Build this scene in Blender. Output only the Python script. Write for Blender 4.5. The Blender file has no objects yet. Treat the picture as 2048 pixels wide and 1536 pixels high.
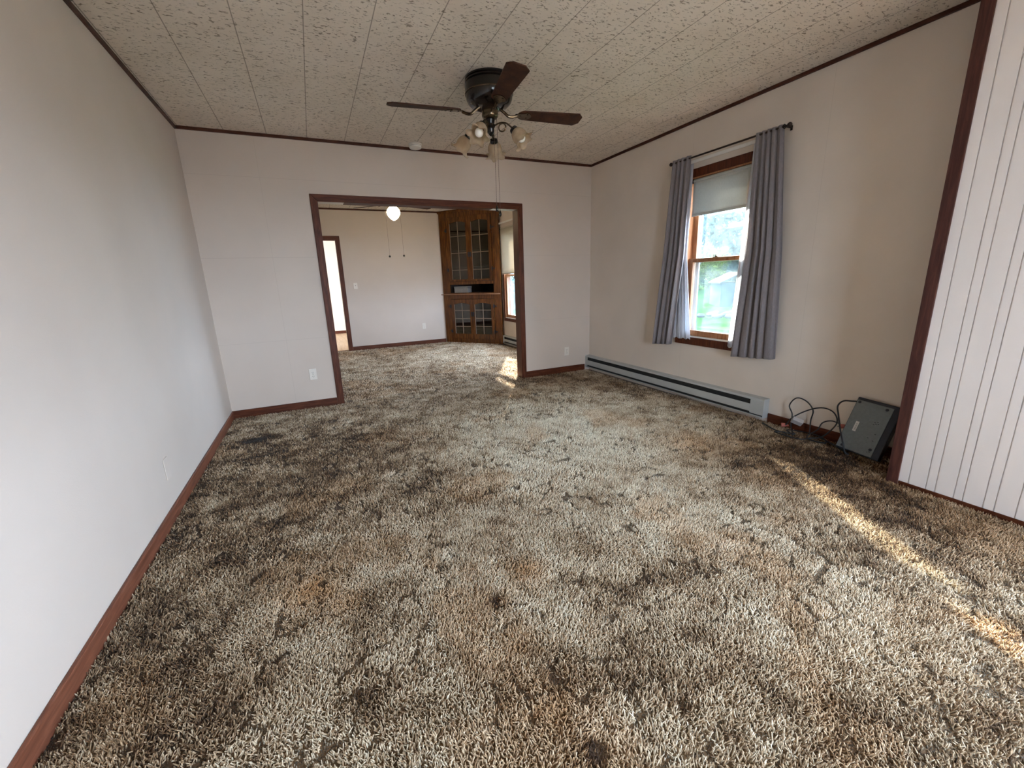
import bpy, bmesh, math, random
import numpy as np
from mathutils import Vector, Matrix
random.seed(7)
rng = np.random.default_rng(11)
PI = math.pi
scene = bpy.context.scene
C = scene.collection

# ------------------------------------------------------------------ camera
F_PX, YAW, PITCH, ROLL = 839.54, 0.427871453, -0.243939978, -0.0344525218
cam_d = bpy.data.cameras.new('camera'); cam = bpy.data.objects.new('camera', cam_d); C.objects.link(cam)
fw = Vector((math.sin(YAW)*math.cos(PITCH), math.cos(YAW)*math.cos(PITCH), math.sin(PITCH)))
rt = Vector((math.cos(YAW), -math.sin(YAW), 0)); up = rt.cross(fw)
r2 = rt*math.cos(ROLL)+up*math.sin(ROLL); u2 = up*math.cos(ROLL)-rt*math.sin(ROLL)
M = Matrix((r2, u2, -fw)).transposed().to_4x4(); M.translation = (0, 0, 1.24)
cam.matrix_world = M
cam_d.sensor_fit = 'HORIZONTAL'; cam_d.sensor_width = 36; cam_d.lens = F_PX/2048*36
cam_d.clip_start = 0.02; cam_d.clip_end = 300
scene.camera = cam

# ------------------------------------------------------------------ sky, sun, exposure
world = bpy.data.worlds.new('sky'); scene.world = world; world.use_nodes = True
bg = world.node_tree.nodes['Background']
bg.inputs[0].default_value = (0.63, 0.775, 1.0, 1); bg.inputs[1].default_value = 41.0
sun_d = bpy.data.lights.new('sun', 'SUN'); sun = bpy.data.objects.new('sun', sun_d); C.objects.link(sun)
sun_d.energy = 88.0; sun_d.angle = 0.02; sun_d.color = (1.0, 0.90, 0.74)
sun.rotation_euler = Vector((-0.44, -0.78, -0.45)).to_track_quat('-Z', 'Y').to_euler()
sun.location = (12, 20, 12)
def portal(name, loc, rot, sx, sy):
    d = bpy.data.lights.new(name, 'AREA'); d.shape = 'RECTANGLE'; d.size = sx; d.size_y = sy
    d.cycles.is_portal = True
    o = bpy.data.objects.new(name, d); o.location = loc; o.rotation_euler = rot; C.objects.link(o); return o
vs = scene.view_settings
vs.view_transform = 'Standard'; vs.look = 'None'; vs.exposure = 0.34; vs.gamma = 1.0; vs.use_curve_mapping = False

# ------------------------------------------------------------------ helpers
XL, XR, YB, YB2, XP, YP, ZC, YR = -0.876, 3.382, 4.791, 8.727, 3.0, 1.155, 2.6, -2.2

class MB:
    def __init__(s): s.bm = bmesh.new()
    def face(s, pts):
        return s.bm.faces.new([s.bm.verts.new(p) for p in pts])
    def box(s, x0, x1, y0, y1, z0, z1, m=None):
        P = [(x0,y0,z0),(x1,y0,z0),(x1,y1,z0),(x0,y1,z0),(x0,y0,z1),(x1,y0,z1),(x1,y1,z1),(x0,y1,z1)]
        if m is not None: P = [m @ Vector(p) for p in P]
        v = [s.bm.verts.new(p) for p in P]
        for f in ((0,3,2,1),(4,5,6,7),(0,1,5,4),(1,2,6,5),(2,3,7,6),(3,0,4,7)): s.bm.faces.new([v[i] for i in f])
        return s
    def prism(s, poly, fn, a, b):
        """poly of 2-D points; fn(u,v,w) maps to 3-D, w from a to b"""
        A = [s.bm.verts.new(fn(u, v, a)) for u, v in poly]; B = [s.bm.verts.new(fn(u, v, b)) for u, v in poly]
        n = len(poly)
        s.bm.faces.new(A[::-1]); s.bm.faces.new(B)
        for i in range(n): s.bm.faces.new([A[i], A[(i+1)%n], B[(i+1)%n], B[i]])
        return s
    def lathe(s, prof, seg=32, m=None, ruffle=0, lobes=6, cap=True):
        rings = []
        n = len(prof)
        for i, (r, z) in enumerate(prof):
            ring = []
            for k in range(seg):
                a = 2*PI*k/seg
                w = ruffle*(i/(n-1))**4 if ruffle else 0
                rr = r*(1+w*math.cos(lobes*a)); zz = z + (0.35*w*r*math.sin(lobes*a) if ruffle else 0)
                p = Vector((rr*math.cos(a), rr*math.sin(a), zz))
                ring.append(s.bm.verts.new(m @ p if m is not None else p))
            rings.append(ring)
        for i in range(n-1):
            for k in range(seg):
                s.bm.faces.new([rings[i][k], rings[i][(k+1)%seg], rings[i+1][(k+1)%seg], rings[i+1][k]])
        if cap:
            if prof[0][0] > 1e-4: s.bm.faces.new(rings[0][::-1])
            if prof[-1][0] > 1e-4: s.bm.faces.new(rings[-1])
        return s
    def tube(s, pts, r, seg=8, closed=False):
        pts = [Vector(p) for p in pts]; n = len(pts); rings = []
        rad = r if isinstance(r, (list, tuple)) else [r]*n
        ref = None
        for i, p in enumerate(pts):
            if closed: t = pts[(i+1) % n]-pts[i-1]
            else: t = pts[min(i+1, n-1)]-pts[max(i-1, 0)]
            t.normalize()
            if ref is None:
                ref = t.orthogonal().normalized()
            ref = (ref - t*ref.dot(t))
            if ref.length < 1e-6: ref = t.orthogonal()
            ref.normalize(); b = t.cross(ref)
            rings.append([s.bm.verts.new(p+(ref*math.cos(2*PI*k/seg)+b*math.sin(2*PI*k/seg))*rad[i]) for k in range(seg)])
        m_ = n if closed else n-1
        for i in range(m_):
            A, B = rings[i], rings[(i+1) % n]
            for k in range(seg): s.bm.faces.new([A[k], A[(k+1)%seg], B[(k+1)%seg], B[k]])
        if not closed:
            s.bm.faces.new(rings[0][::-1]); s.bm.faces.new(rings[-1])
        return s
    def ball(s, c, r, sc=(1,1,1), seg=16):
        m = Matrix.Translation(c) @ Matrix.Diagonal((sc[0]*r, sc[1]*r, sc[2]*r, 1))
        bmesh.ops.create_uvsphere(s.bm, u_segments=seg, v_segments=max(6, seg//2), radius=1, matrix=m)
        return s
    def build(s, name, mat, parent=None, bevel=0, smooth=False, seg=2):
        bmesh.ops.recalc_face_normals(s.bm, faces=s.bm.faces[:])
        me = bpy.data.meshes.new(name); s.bm.to_mesh(me); s.bm.free()
        o = bpy.data.objects.new(name, me); C.objects.link(o)
        me.materials.append(mat)
        if smooth:
            me.polygons.foreach_set('use_smooth', [True]*len(me.polygons)); 
            try: me.set_sharp_from_angle(angle=math.radians(40))
            except Exception: pass
        if bevel:
            b = o.modifiers.new('bevel', 'BEVEL'); b.width = bevel; b.segments = seg; b.limit_method = 'ANGLE'
        if parent is not None: o.parent = parent
        return o

def spline(pts, n=10, closed=False):
    P = [Vector(p) for p in pts]; out = []
    N = len(P); rngi = range(N if closed else N-1)
    for i in rngi:
        p0 = P[(i-1) % N] if closed or i > 0 else P[0]*2-P[1]
        p1, p2 = P[i], P[(i+1) % N]
        p3 = P[(i+2) % N] if closed or i+2 < N else P[-1]*2-P[-2]
        for k in range(n):
            t = k/n
            out.append(0.5*((2*p1)+(p2-p0)*t+(2*p0-5*p1+4*p2-p3)*t*t+(3*p1-p0-3*p2+p3)*t**3))
    if not closed: out.append(P[-1])
    return out

def tag(o, label=None, cat=None, group=None, kind=None):
    if label: o['label'] = label
    if cat: o['category'] = cat
    if group: o['group'] = group
    if kind: o['kind'] = kind
    return o
def empty(name, loc=(0,0,0), rz=0):
    o = bpy.data.objects.new(name, None); o.location = loc; o.rotation_euler = (0,0,rz); o.empty_display_size = 0.05
    C.objects.link(o); return o
def struct(o, label=None): 
    o['kind'] = 'structure'
    if label: o['label'] = label
    return o
def copy_tree(o, parent=None):
    c = o.copy(); C.objects.link(c)
    if parent is not None: c.parent = parent
    for ch in list(o.children): copy_tree(ch, c)
    return c

# ------------------------------------------------------------------ materials
def mat(name):
    m = bpy.data.materials.new(name); m.use_nodes = True
    nt = m.node_tree; return m, nt, nt.nodes, nt.links, nt.nodes['Principled BSDF']
def ramp(nodes, stops):
    r = nodes.new('ShaderNodeValToRGB'); e = r.color_ramp.elements
    while len(e) > 1: e.remove(e[-1])
    e[0].position = stops[0][0]; e[0].color = (*stops[0][1], 1)
    for p, c in stops[1:]:
        k = e.new(p); k.color = (*c, 1)
    return r
def coords(nodes, links, scale=(1,1,1), kind='Object'):
    tc = nodes.new('ShaderNodeTexCoord'); mp = nodes.new('ShaderNodeMapping'); mp.inputs['Scale'].default_value = scale
    links.new(tc.outputs[kind], mp.inputs[0]); return mp.outputs[0]
def simple(name, col, rough=0.5, metal=0.0, spec=0.5, var=0.12, scale=30, bump=0.0, bscale=200, coat=0):
    m, nt, N, L, b = mat(name)
    v = coords(N, L)
    n = N.new('ShaderNodeTexNoise'); n.inputs['Scale'].default_value = scale; n.inputs['Detail'].default_value = 4
    L.new(v, n.inputs['Vector'])
    r = ramp(N, [(0.25, tuple(c*(1-var) for c in col)), (0.75, tuple(min(1, c*(1+var)) for c in col))])
    L.new(n.outputs[0], r.inputs[0]); L.new(r.outputs[0], b.inputs['Base Color'])
    b.inputs['Roughness'].default_value = rough; b.inputs['Metallic'].default_value = metal
    b.inputs['Specular IOR Level'].default_value = spec
    if coat: b.inputs['Coat Weight'].default_value = coat
    if bump:
        n2 = N.new('ShaderNodeTexNoise'); n2.inputs['Scale'].default_value = bscale; n2.inputs['Detail'].default_value = 3
        L.new(v, n2.inputs['Vector'])
        bp = N.new('ShaderNodeBump'); bp.inputs['Strength'].default_value = bump; bp.inputs['Distance'].default_value = 0.002
        L.new(n2.outputs[0], bp.inputs['Height']); L.new(bp.outputs[0], b.inputs['Normal'])
    return m
def wood(name, dark, mid, light, stretch=(1,1,1), rough=0.35, scale=18, coat=0.0):
    m, nt, N, L, b = mat(name)
    v = coords(N, L, stretch)
    n = N.new('ShaderNodeTexNoise'); n.inputs['Scale'].default_value = scale; n.inputs['Detail'].default_value = 6; n.inputs['Roughness'].default_value = 0.65
    n.inputs['Distortion'].default_value = 0.6
    L.new(v, n.inputs['Vector'])
    r = ramp(N, [(0.28, dark), (0.5, mid), (0.72, light)])
    L.new(n.outputs[0], r.inputs[0]); L.new(r.outputs[0], b.inputs['Base Color'])
    b.inputs['Roughness'].default_value = rough; b.inputs['Specular IOR Level'].default_value = 0.2; b.inputs['Coat Weight'].default_value = coat; b.inputs['Coat Roughness'].default_value = 0.12
    bp = N.new('ShaderNodeBump'); bp.inputs['Strength'].default_value = 0.15; bp.inputs['Distance'].default_value = 0.002
    L.new(n.outputs[0], bp.inputs['Height']); L.new(bp.outputs[0], b.inputs['Normal'])
    return m
def paint(name, col, seams=None, var=0.05, bump=0.25):
    """painted wallpaper wall with fine stipple; seams = list of (axis, position, width)"""
    m, nt, N, L, b = mat(name)
    v = coords(N, L)
    n = N.new('ShaderNodeTexNoise'); n.inputs['Scale'].default_value = 1.6; n.inputs['Detail'].default_value = 5
    L.new(v, n.inputs['Vector'])
    r = ramp(N, [(0.3, tuple(c*(1-var) for c in col)), (0.7, tuple(c*(1+var*0.6) for c in col))])
    L.new(n.outputs[0], r.inputs[0]); out = r.outputs[0]
    if seams:
        sp = N.new('ShaderNodeSeparateXYZ'); L.new(v, sp.inputs[0])
        tot = None
        for ax, pos, w in seams:
            a = N.new('ShaderNodeMath'); a.operation = 'SUBTRACT'; L.new(sp.outputs[ax], a.inputs[0]); a.inputs[1].default_value = pos
            c = N.new('ShaderNodeMath'); c.operation = 'ABSOLUTE'; L.new(a.outputs[0], c.inputs[0])
            d = N.new('ShaderNodeMath'); d.operation = 'LESS_THAN'; L.new(c.outputs[0], d.inputs[0]); d.inputs[1].default_value = w
            if tot is None: tot = d.outputs[0]
            else:
                e = N.new('ShaderNodeMath'); e.operation = 'MAXIMUM'; L.new(tot, e.inputs[0]); L.new(d.outputs[0], e.inputs[1]); tot = e.outputs[0]
        sc = N.new('ShaderNodeMath'); sc.operation = 'MULTIPLY'; L.new(tot, sc.inputs[0]); sc.inputs[1].default_value = 0.3
        mx = N.new('ShaderNodeMix'); mx.data_type = 'RGBA'; L.new(sc.outputs[0], mx.inputs[0]); L.new(out, mx.inputs[6]); mx.inputs[7].default_value = (col[0]*.55, col[1]*.52, col[2]*.5, 1)
        out = mx.outputs[2]
    L.new(out, b.inputs['Base Color'])
    b.inputs['Roughness'].default_value = 0.72; b.inputs['Specular IOR Level'].default_value = 0.25
    n2 = N.new('ShaderNodeTexNoise'); n2.inputs['Scale'].default_value = 170; n2.inputs['Detail'].default_value = 2
    L.new(v, n2.inputs['Vector'])
    bp = N.new('ShaderNodeBump'); bp.inputs['Strength'].default_value = bump; bp.inputs['Distance'].default_value = 0.0015
    L.new(n2.outputs[0], bp.inputs['Height']); L.new(bp.outputs[0], b.inputs['Normal'])
    return m
def ceiling_mat(name):
    m, nt, N, L, b = mat(name)
    v = coords(N, L)
    base = N.new('ShaderNodeTexNoise'); base.inputs['Scale'].default_value = 3; base.inputs['Detail'].default_value = 6; L.new(v, base.inputs['Vector'])
    r = ramp(N, [(0.3, (0.72, 0.63, 0.53)), (0.7, (0.80, 0.71, 0.61))]); L.new(base.outputs[0], r.inputs[0])
    # fissures: short dark pits, in patches, a little longer across the planks
    v2 = coords(N, L, (40, 78, 1))
    fz = N.new('ShaderNodeTexNoise'); fz.inputs['Scale'].default_value = 1; fz.inputs['Detail'].default_value = 3; fz.inputs['Distortion'].default_value = 0.8; L.new(v2, fz.inputs['Vector'])
    fr = ramp(N, [(0.34, (1,1,1)), (0.42, (0,0,0))]); L.new(fz.outputs[0], fr.inputs[0])
    mx = N.new('ShaderNodeMix'); mx.data_type = 'RGBA'; L.new(fr.outputs[0], mx.inputs[0]); L.new(r.outputs[0], mx.inputs[6]); mx.inputs[7].default_value = (0.31, 0.255, 0.195, 1)
    # seams between the planks, along Y
    sp = N.new('ShaderNodeSeparateXYZ'); L.new(v, sp.inputs[0])
    a = N.new('ShaderNodeMath'); a.operation = 'MULTIPLY_ADD'; L.new(sp.outputs[0], a.inputs[0]); a.inputs[1].default_value = 1/0.3325; a.inputs[2].default_value = 20.5-0.145/0.3325
    f = N.new('ShaderNodeMath'); f.operation = 'FRACT'; L.new(a.outputs[0], f.inputs[0])
    s_ = N.new('ShaderNodeMath'); s_.operation = 'SUBTRACT'; L.new(f.outputs[0], s_.inputs[0]); s_.inputs[1].default_value = 0.5
    ab = N.new('ShaderNodeMath'); ab.operation = 'ABSOLUTE'; L.new(s_.outputs[0], ab.inputs[0])
    lt = N.new('ShaderNodeMath'); lt.operation = 'LESS_THAN'; L.new(ab.outputs[0], lt.inputs[0]); lt.inputs[1].default_value = 0.0085
    lm = N.new('ShaderNodeMath'); lm.operation = 'MULTIPLY'; L.new(lt.outputs[0], lm.inputs[0]); lm.inputs[1].default_value = 0.62
    m2 = N.new('ShaderNodeMix'); m2.data_type = 'RGBA'; L.new(lm.outputs[0], m2.inputs[0]); L.new(mx.outputs[2], m2.inputs[6]); m2.inputs[7].default_value = (0.16, 0.12, 0.085, 1)
    L.new(m2.outputs[2], b.inputs['Base Color']); b.inputs['Roughness'].default_value = 0.9; b.inputs['Specular IOR Level'].default_value = 0.15
    hh = N.new('ShaderNodeMath'); hh.operation = 'MULTIPLY_ADD'; L.new(fr.outputs[0], hh.inputs[0]); hh.inputs[1].default_value = -1.0; hh.inputs[2].default_value = 1.0
    bp = N.new('ShaderNodeBump'); bp.inputs['Strength'].default_value = 0.5; bp.inputs['Distance'].default_value = 0.003
    L.new(hh.outputs[0], bp.inputs['Height']); L.new(bp.outputs[0], b.inputs['Normal'])
    return m
def glass(name, tint=(1,1,1), haze=0.0, hazecol=(0.9,0.95,1), gloss=0.02, rough=0.0):
    m, nt, N, L, b = mat(name); N.remove(b)
    out = [n for n in N if n.type == 'OUTPUT_MATERIAL'][0]
    t = N.new('ShaderNodeBsdfTransparent'); t.inputs[0].default_value = (*tint, 1)
    g = N.new('ShaderNodeBsdfGlossy'); g.inputs['Roughness'].default_value = rough
    lw = N.new('ShaderNodeLayerWeight'); lw.inputs[0].default_value = 0.5
    fr = N.new('ShaderNodeMath'); fr.operation = 'MULTIPLY_ADD'; L.new(lw.outputs['Fresnel'], fr.inputs[0]); fr.inputs[1].default_value = 0.3; fr.inputs[2].default_value = gloss
    mx = N.new('ShaderNodeMixShader'); L.new(fr.outputs[0], mx.inputs[0])
    src = t.outputs[0]
    if haze:
        tr = N.new('ShaderNodeBsdfTranslucent'); tr.inputs[0].default_value = (*hazecol, 1)
        nz = N.new('ShaderNodeTexNoise'); nz.inputs['Scale'].default_value = 9; v = coords(N, L); L.new(v, nz.inputs['Vector'])
        hm = N.new('ShaderNodeMath'); hm.operation = 'MULTIPLY'; L.new(nz.outputs[0], hm.inputs[0]); hm.inputs[1].default_value = haze*2
        mh = N.new('ShaderNodeMixShader'); L.new(hm.outputs[0], mh.inputs[0]); L.new(t.outputs[0], mh.inputs[1]); L.new(tr.outputs[0], mh.inputs[2]); src = mh.outputs[0]
    L.new(src, mx.inputs[1]); L.new(g.outputs[0], mx.inputs[2]); L.new(mx.outputs[0], out.inputs[0])
    return m
def fabric(name, col, trans=0.3, weave=700, var=0.1):
    m, nt, N, L, b = mat(name)
    out = [n for n in N if n.type == 'OUTPUT_MATERIAL'][0]
    v = coords(N, L, (1, 1, 0.35))
    n = N.new('ShaderNodeTexNoise'); n.inputs['Scale'].default_value = weave*0.2; n.inputs['Detail'].default_value = 4; L.new(v, n.inputs['Vector'])
    r = ramp(N, [(0.3, tuple(c*(1-var) for c in col)), (0.7, tuple(min(1, c*(1+var)) for c in col))]); L.new(n.outputs[0], r.inputs[0])
    L.new(r.outputs[0], b.inputs['Base Color']); b.inputs['Roughness'].default_value = 0.95; b.inputs['Specular IOR Level'].default_value = 0.1
    b.inputs['Sheen Weight'].default_value = 0.15
    t = N.new('ShaderNodeBsdfTranslucent'); L.new(r.outputs[0], t.inputs[0])
    mx = N.new('ShaderNodeMixShader'); mx.inputs[0].default_value = trans
    L.new(b.outputs[0], mx.inputs[1]); L.new(t.outputs[0], mx.inputs[2]); L.new(mx.outputs[0], out.inputs[0])
    return m
def emit(name, col, s):
    m, nt, N, L, b = mat(name)
    b.inputs['Emission Color'].default_value = (*col, 1); b.inputs['Emission Strength'].default_value = s
    b.inputs['Base Color'].default_value = (*col, 1); return m

WALL = (0.585, 0.50, 0.43)
M_wall = paint('cream_wall_paint', WALL)
M_wall_back = paint('cream_wall_paint_with_board_joints', WALL, seams=[(2, 1.52, .0018), (2, 0.72, .0012), (2, 2.23, .0015), (0, -0.30, .0012)])
M_wall_right = paint('cream_wall_paint_stained_lightened', (0.72, 0.62, 0.525), seams=[(1, 3.18, .0012), (1, 2.0, .001)], var=0.07)  # same wall paint; extra light for the dim right wall put into its colour
M_panel = paint('pale_painted_panelling', (0.82, 0.765, 0.735), var=0.03)
M_ceil = ceiling_mat('fissured_ceiling_plank')
D, MI, LI = (0.040, 0.010, 0.0045), (0.086, 0.023, 0.0095), (0.145, 0.045, 0.019)
M_trim_x = wood('stained_trim_along_x', D, MI, LI, (2.5, 30, 30), 0.45, 2)
M_trim_y = wood('stained_trim_along_y', D, MI, LI, (30, 2.5, 30), 0.45, 2)
M_trim_z = wood('stained_trim_upright', D, MI, LI, (30, 30, 2.5), 0.45, 2)
M_corner = wood('dark_corner_board', (0.035, 0.013, 0.011), (0.068, 0.025, 0.020), (0.11, 0.042, 0.032), (30, 30, 2.5), 0.45, 2)
M_base_l = wood('reddish_baseboard_wood', (0.09, 0.030, 0.016), (0.16, 0.055, 0.030), (0.24, 0.09, 0.05), (30, 2.5, 30), 0.34, 2)
M_crown = wood('dark_ceiling_moulding', (0.035, 0.012, 0.007), (0.068, 0.024, 0.014), (0.11, 0.04, 0.024), (6, 6, 20), 0.4, 2)
M_sash = wood('honey_stained_window_wood', (0.20, 0.075, 0.03), (0.34, 0.15, 0.07), (0.45, 0.22, 0.11), (30, 30, 3), 0.35, 2)
M_cab = wood('amber_pine', (0.032, 0.009, 0.002), (0.105, 0.034, 0.007), (0.20, 0.074, 0.015), (14, 14, 1.6), 0.25, 2, coat=0.5)
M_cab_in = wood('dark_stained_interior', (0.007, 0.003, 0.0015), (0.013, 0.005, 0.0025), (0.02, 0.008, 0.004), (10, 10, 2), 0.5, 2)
M_muntin = simple('dull_lead_muntin', (0.24, 0.165, 0.115), 0.45)
M_iron = simple('black_iron', (0.012, 0.010, 0.010), 0.45, 0.3)
M_blade = wood('walnut_fan_blade', (0.022, 0.008, 0.004), (0.045, 0.016, 0.008), (0.075, 0.029, 0.014), (12, 12, 12), 0.6, 1)
M_bronze = simple('dark_antique_bronze', (0.007, 0.005, 0.0045), 0.2, 0.2, coat=0.3)
M_brass = simple('antique_brass', (0.13, 0.095, 0.06), 0.22, 0.95)
M_chain = simple('dull_brass_chain', (0.10, 0.065, 0.045), 0.4, 0.6)
M_bulb = simple('white_bulb_glass', (0.86, 0.83, 0.76), 0.2, coat=0.4, var=0.02)
M_white = simple('white_plastic', (0.74, 0.70, 0.62), 0.4, var=0.04)
M_plate = simple('ivory_wall_plate', (0.70, 0.645, 0.57), 0.4, var=0.03)
M_slot = simple('dark_slot', (0.02, 0.02, 0.02), 0.6)
M_heat = simple('grey_enamelled_steel', (0.46, 0.465, 0.44), 0.42, 0.0, var=0.06, scale=8)
M_heat_dark = simple('heater_dark_slot', (0.012, 0.012, 0.012), 0.6)
M_rod = simple('dark_rod_metal', (0.05, 0.032, 0.025), 0.35, 0.8)
M_whiterod = simple('white_enamel_rod', (0.80, 0.77, 0.72), 0.4, var=0.03)
M_cur = fabric('grey_curtain_cloth', (0.285, 0.25, 0.255), 0.24)
M_sheer = fabric('white_sheer_cloth', (0.80, 0.80, 0.84), 0.5, var=0.04)
M_blind = fabric('pale_roller_blind_cloth', (0.52, 0.52, 0.485), 0.16, var=0.05)
M_shade2 = fabric('cream_roller_shade_cloth', (0.62, 0.55, 0.45), 0.30, var=0.04)
M_wglass = glass('hazy_window_glass', (0.66, 0.71, 0.71), haze=0.02, hazecol=(0.75, 0.93, 1.0))
M_wglass_up = glass('clear_upper_pane', (0.92, 0.95, 0.95), haze=0.02, hazecol=(0.75, 0.93, 1.0))
M_wglass2 = glass('dining_window_glass', (0.86, 0.90, 0.93), haze=0.02, hazecol=(0.75, 0.93, 1.0))
M_rglass = glass('clear_window_glass', (0.96, 0.98, 0.98))
M_cglass = glass('cabinet_glass', (0.70, 0.67, 0.62), gloss=0.0)
M_vinyl = simple('white_storm_sash', (0.72, 0.76, 0.80), 0.4, var=0.03)
M_plug_red = simple('faded_red_plug', (0.42, 0.11, 0.08), 0.5)
M_cable = simple('black_cable_rubber', (0.012, 0.012, 0.014), 0.5)
M_adapter = simple('grey_white_adapter', (0.42, 0.38, 0.36), 0.45)
M_tvmetal = simple('grey_galvanised_plate', (0.16, 0.18, 0.185), 0.45, 0.4, var=0.10, scale=60)
M_tvcase = simple('blue_black_plastic', (0.010, 0.014, 0.024), 0.4, var=0.2)
M_sticker = simple('paper_sticker', (0.62, 0.60, 0.56), 0.7, var=0.03)
M_globe = emit('lit_globe_glass', (1.0, 0.78, 0.48), 34.0)
M_vinylfloor = wood('tan_plank_floor', (0.34, 0.22, 0.13), (0.46, 0.32, 0.20), (0.56, 0.41, 0.28), (18, 1.5, 1), 0.4, 1.2)
# frosted, slightly amber glass of the tulip shades
def tulip_glass():
    m, nt, N, L, b = mat('frosted_tulip_glass'); 
    out = [n for n in N if n.type == 'OUTPUT_MATERIAL'][0]
    b.inputs['Base Color'].default_value = (0.66, 0.55, 0.42, 1); b.inputs['Roughness'].default_value = 0.25
    v = coords(N, L); n = N.new('ShaderNodeTexNoise'); n.inputs['Scale'].default_value = 25; L.new(v, n.inputs['Vector'])
    tr = N.new('ShaderNodeBsdfTranslucent'); tr.inputs[0].default_value = (0.72, 0.59, 0.44, 1)
    tp = N.new('ShaderNodeBsdfTransparent'); tp.inputs[0].default_value = (0.93, 0.84, 0.72, 1)
    m1 = N.new('ShaderNodeMixShader'); m1.inputs[0].default_value = 0.45; L.new(b.outputs[0], m1.inputs[1]); L.new(tr.outputs[0], m1.inputs[2])
    rr = N.new('ShaderNodeMapRange'); rr.inputs[3].default_value = 0.25; rr.inputs[4].default_value = 0.65; L.new(n.outputs[0], rr.inputs[0])
    m2 = N.new('ShaderNodeMixShader'); L.new(rr.outputs[0], m2.inputs[0]); L.new(m1.outputs[0], m2.inputs[1]); L.new(tp.outputs[0], m2.inputs[2])
    L.new(m2.outputs[0], out.inputs[0]); return m
M_tulip = tulip_glass()

# ------------------------------------------------------------------ room shell
def sbox(name, m, *b, bevel=0):
    return struct(MB().box(*b).build(name, m, bevel=bevel))
sbox('floor', simple('subfloor_board', (0.20, 0.14, 0.09), 0.8), XL-.1, 3.5, YR-.1, 8.84, -0.10, -0.018)
sbox('ceiling', M_ceil, XL-.1, 3.5, YR-.1, 8.87, ZC, ZC+0.08)
sbox('wall_left', M_wall, XL-.12, XL, YR-.1, 8.84, -0.05, ZC)
b = MB(); OL, OR_, OT = 0.157, 2.335, 2.043
b.box(XL, OL-.012, YB, 4.93, -0.05, ZC); b.box(OR_+.012, XR, YB, 4.93, -0.05, ZC); b.box(OL-.012, OR_+.012, YB, 4.93, OT+.012, ZC)
struct(b.build('wall_back', M_wall_back))
# right wall with two window openings and an added unseen third
WY0, WY1, WZ0, WZ1 = 2.535, 3.175, 0.62, 2.105
VY0, VY1, VZ0, VZ1 = 6.72, 7.585, 0.515, 2.13
UY0, UY1 = 5.42, 6.285
def wall_right():
    b = MB(); x0, x1 = XR, XR+.12
    b.box(x0, x1, YP, WY0, -.05, ZC); b.box(x0, x1, WY0, WY1, -.05, WZ0); b.box(x0, x1, WY0, WY1, WZ1, ZC)
    b.box(x0, x1, WY1, UY0, -.05, ZC); b.box(x0, x1, UY1, VY0, -.05, ZC); b.box(x0, x1, UY0, UY1, -.05, VZ0); b.box(x0, x1, UY0, UY1, VZ1, ZC); b.box(x0, x1, VY0, VY1, -.05, VZ0); b.box(x0, x1, VY0, VY1, VZ1, ZC)
    b.box(x0, x1, VY1, 8.84, -.05, ZC)
    return struct(b.build('wall_right', M_wall_right))
wall_right()
# panelled wall that steps into the room at the right, real V-grooves
gy = [1.067, 0.989, 0.95, 0.873, 0.837, 0.761, 0.721, 0.648]
y = 0.61
k = 0
while y > YR:
    gy.append(y); y -= (0.077, 0.039, 0.074, 0.038)[k % 4]; k += 1
prof = [(XP, YP)]
for g in gy:
    prof += [(XP, g+.0026), (XP+.007, g+.0026), (XP+.007, g-.0026), (XP, g-.0026)]
prof += [(XP, YR), (XP+.1, YR), (XP+.1, YP-.1), (XR+.12, YP-.1), (XR+.12, YP)]
SY0, SY1, SZ0, SZ1 = -2.05, 0.25, 0.50, 1.95
i0 = next(i for i, p in enumerate(prof) if p[0] > XP+.05)      # first point of the back outline
front = prof[:i0]
def clip(ya, yb):
    return [(XP, yb)]+[p for p in front if ya < p[1] < yb and p != (XP, YP)]+[(XP, ya), (XP+.1, ya), (XP+.1, yb)]
b = MB(); f3 = lambda u, v, w: (u, v, w)
b.prism([(XP, YP)]+[p for p in front if p[1] > SY1 and p != (XP, YP)]+[(XP, SY1), (XP+.1, SY1), (XP+.1, YP-.1), (XR+.12, YP-.1), (XR+.12, YP)], f3, -.05, ZC)
b.prism(clip(SY0, SY1), f3, -.05, SZ0); b.prism(clip(SY0, SY1), f3, SZ1, ZC); b.prism(clip(YR, SY0), f3, -.05, ZC)
struct(b.build('wall_right_panelled', M_panel))
# rear wall behind the camera with a wide picture window
RX0, RX1, RZ0, RZ1 = 0.45, 1.45, 0.55, 2.2
b = MB(); b.box(XL, RX0, YR-.12, YR, -.05, ZC); b.box(RX1, XP+.1, YR-.12, YR, -.05, ZC); b.box(RX0, RX1, YR-.12, YR, -.05, RZ0); b.box(RX0, RX1, YR-.12, YR, RZ1, ZC)
struct(b.build('wall_rear', M_wall))
w3 = struct(empty('window_3', ((RX0+RX1)/2, YR, RZ0)))
def inpar(o, par):
    o.parent = par; o.matrix_parent_inverse = Matrix.Translation(par.location).inverted() if not any(par.rotation_euler) else par.matrix_basis.inverted(); return o
b = MB(); y0, y1 = YR-.08, YR-.02
for (x0, x1, z0, z1) in ((RX0, RX1, RZ0, RZ0+.06), (RX0, RX1, RZ1-.06, RZ1), (RX0, RX0+.06, RZ0, RZ1), (RX1-.06, RX1, RZ0, RZ1), (.92, .98, RZ0, RZ1)): b.box(x0, x1, y0, y1, z0, z1)
inpar(b.build('window_frame', M_trim_x), w3)
inpar(MB().box(RX0+.05, RX1-.05, YR-.054, YR-.050, RZ0+.05, RZ1-.05).build('glass_pane', M_rglass), w3)
w4 = struct(empty('window_4', (XP, (SY0+SY1)/2, SZ0)))
b = MB()
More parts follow.
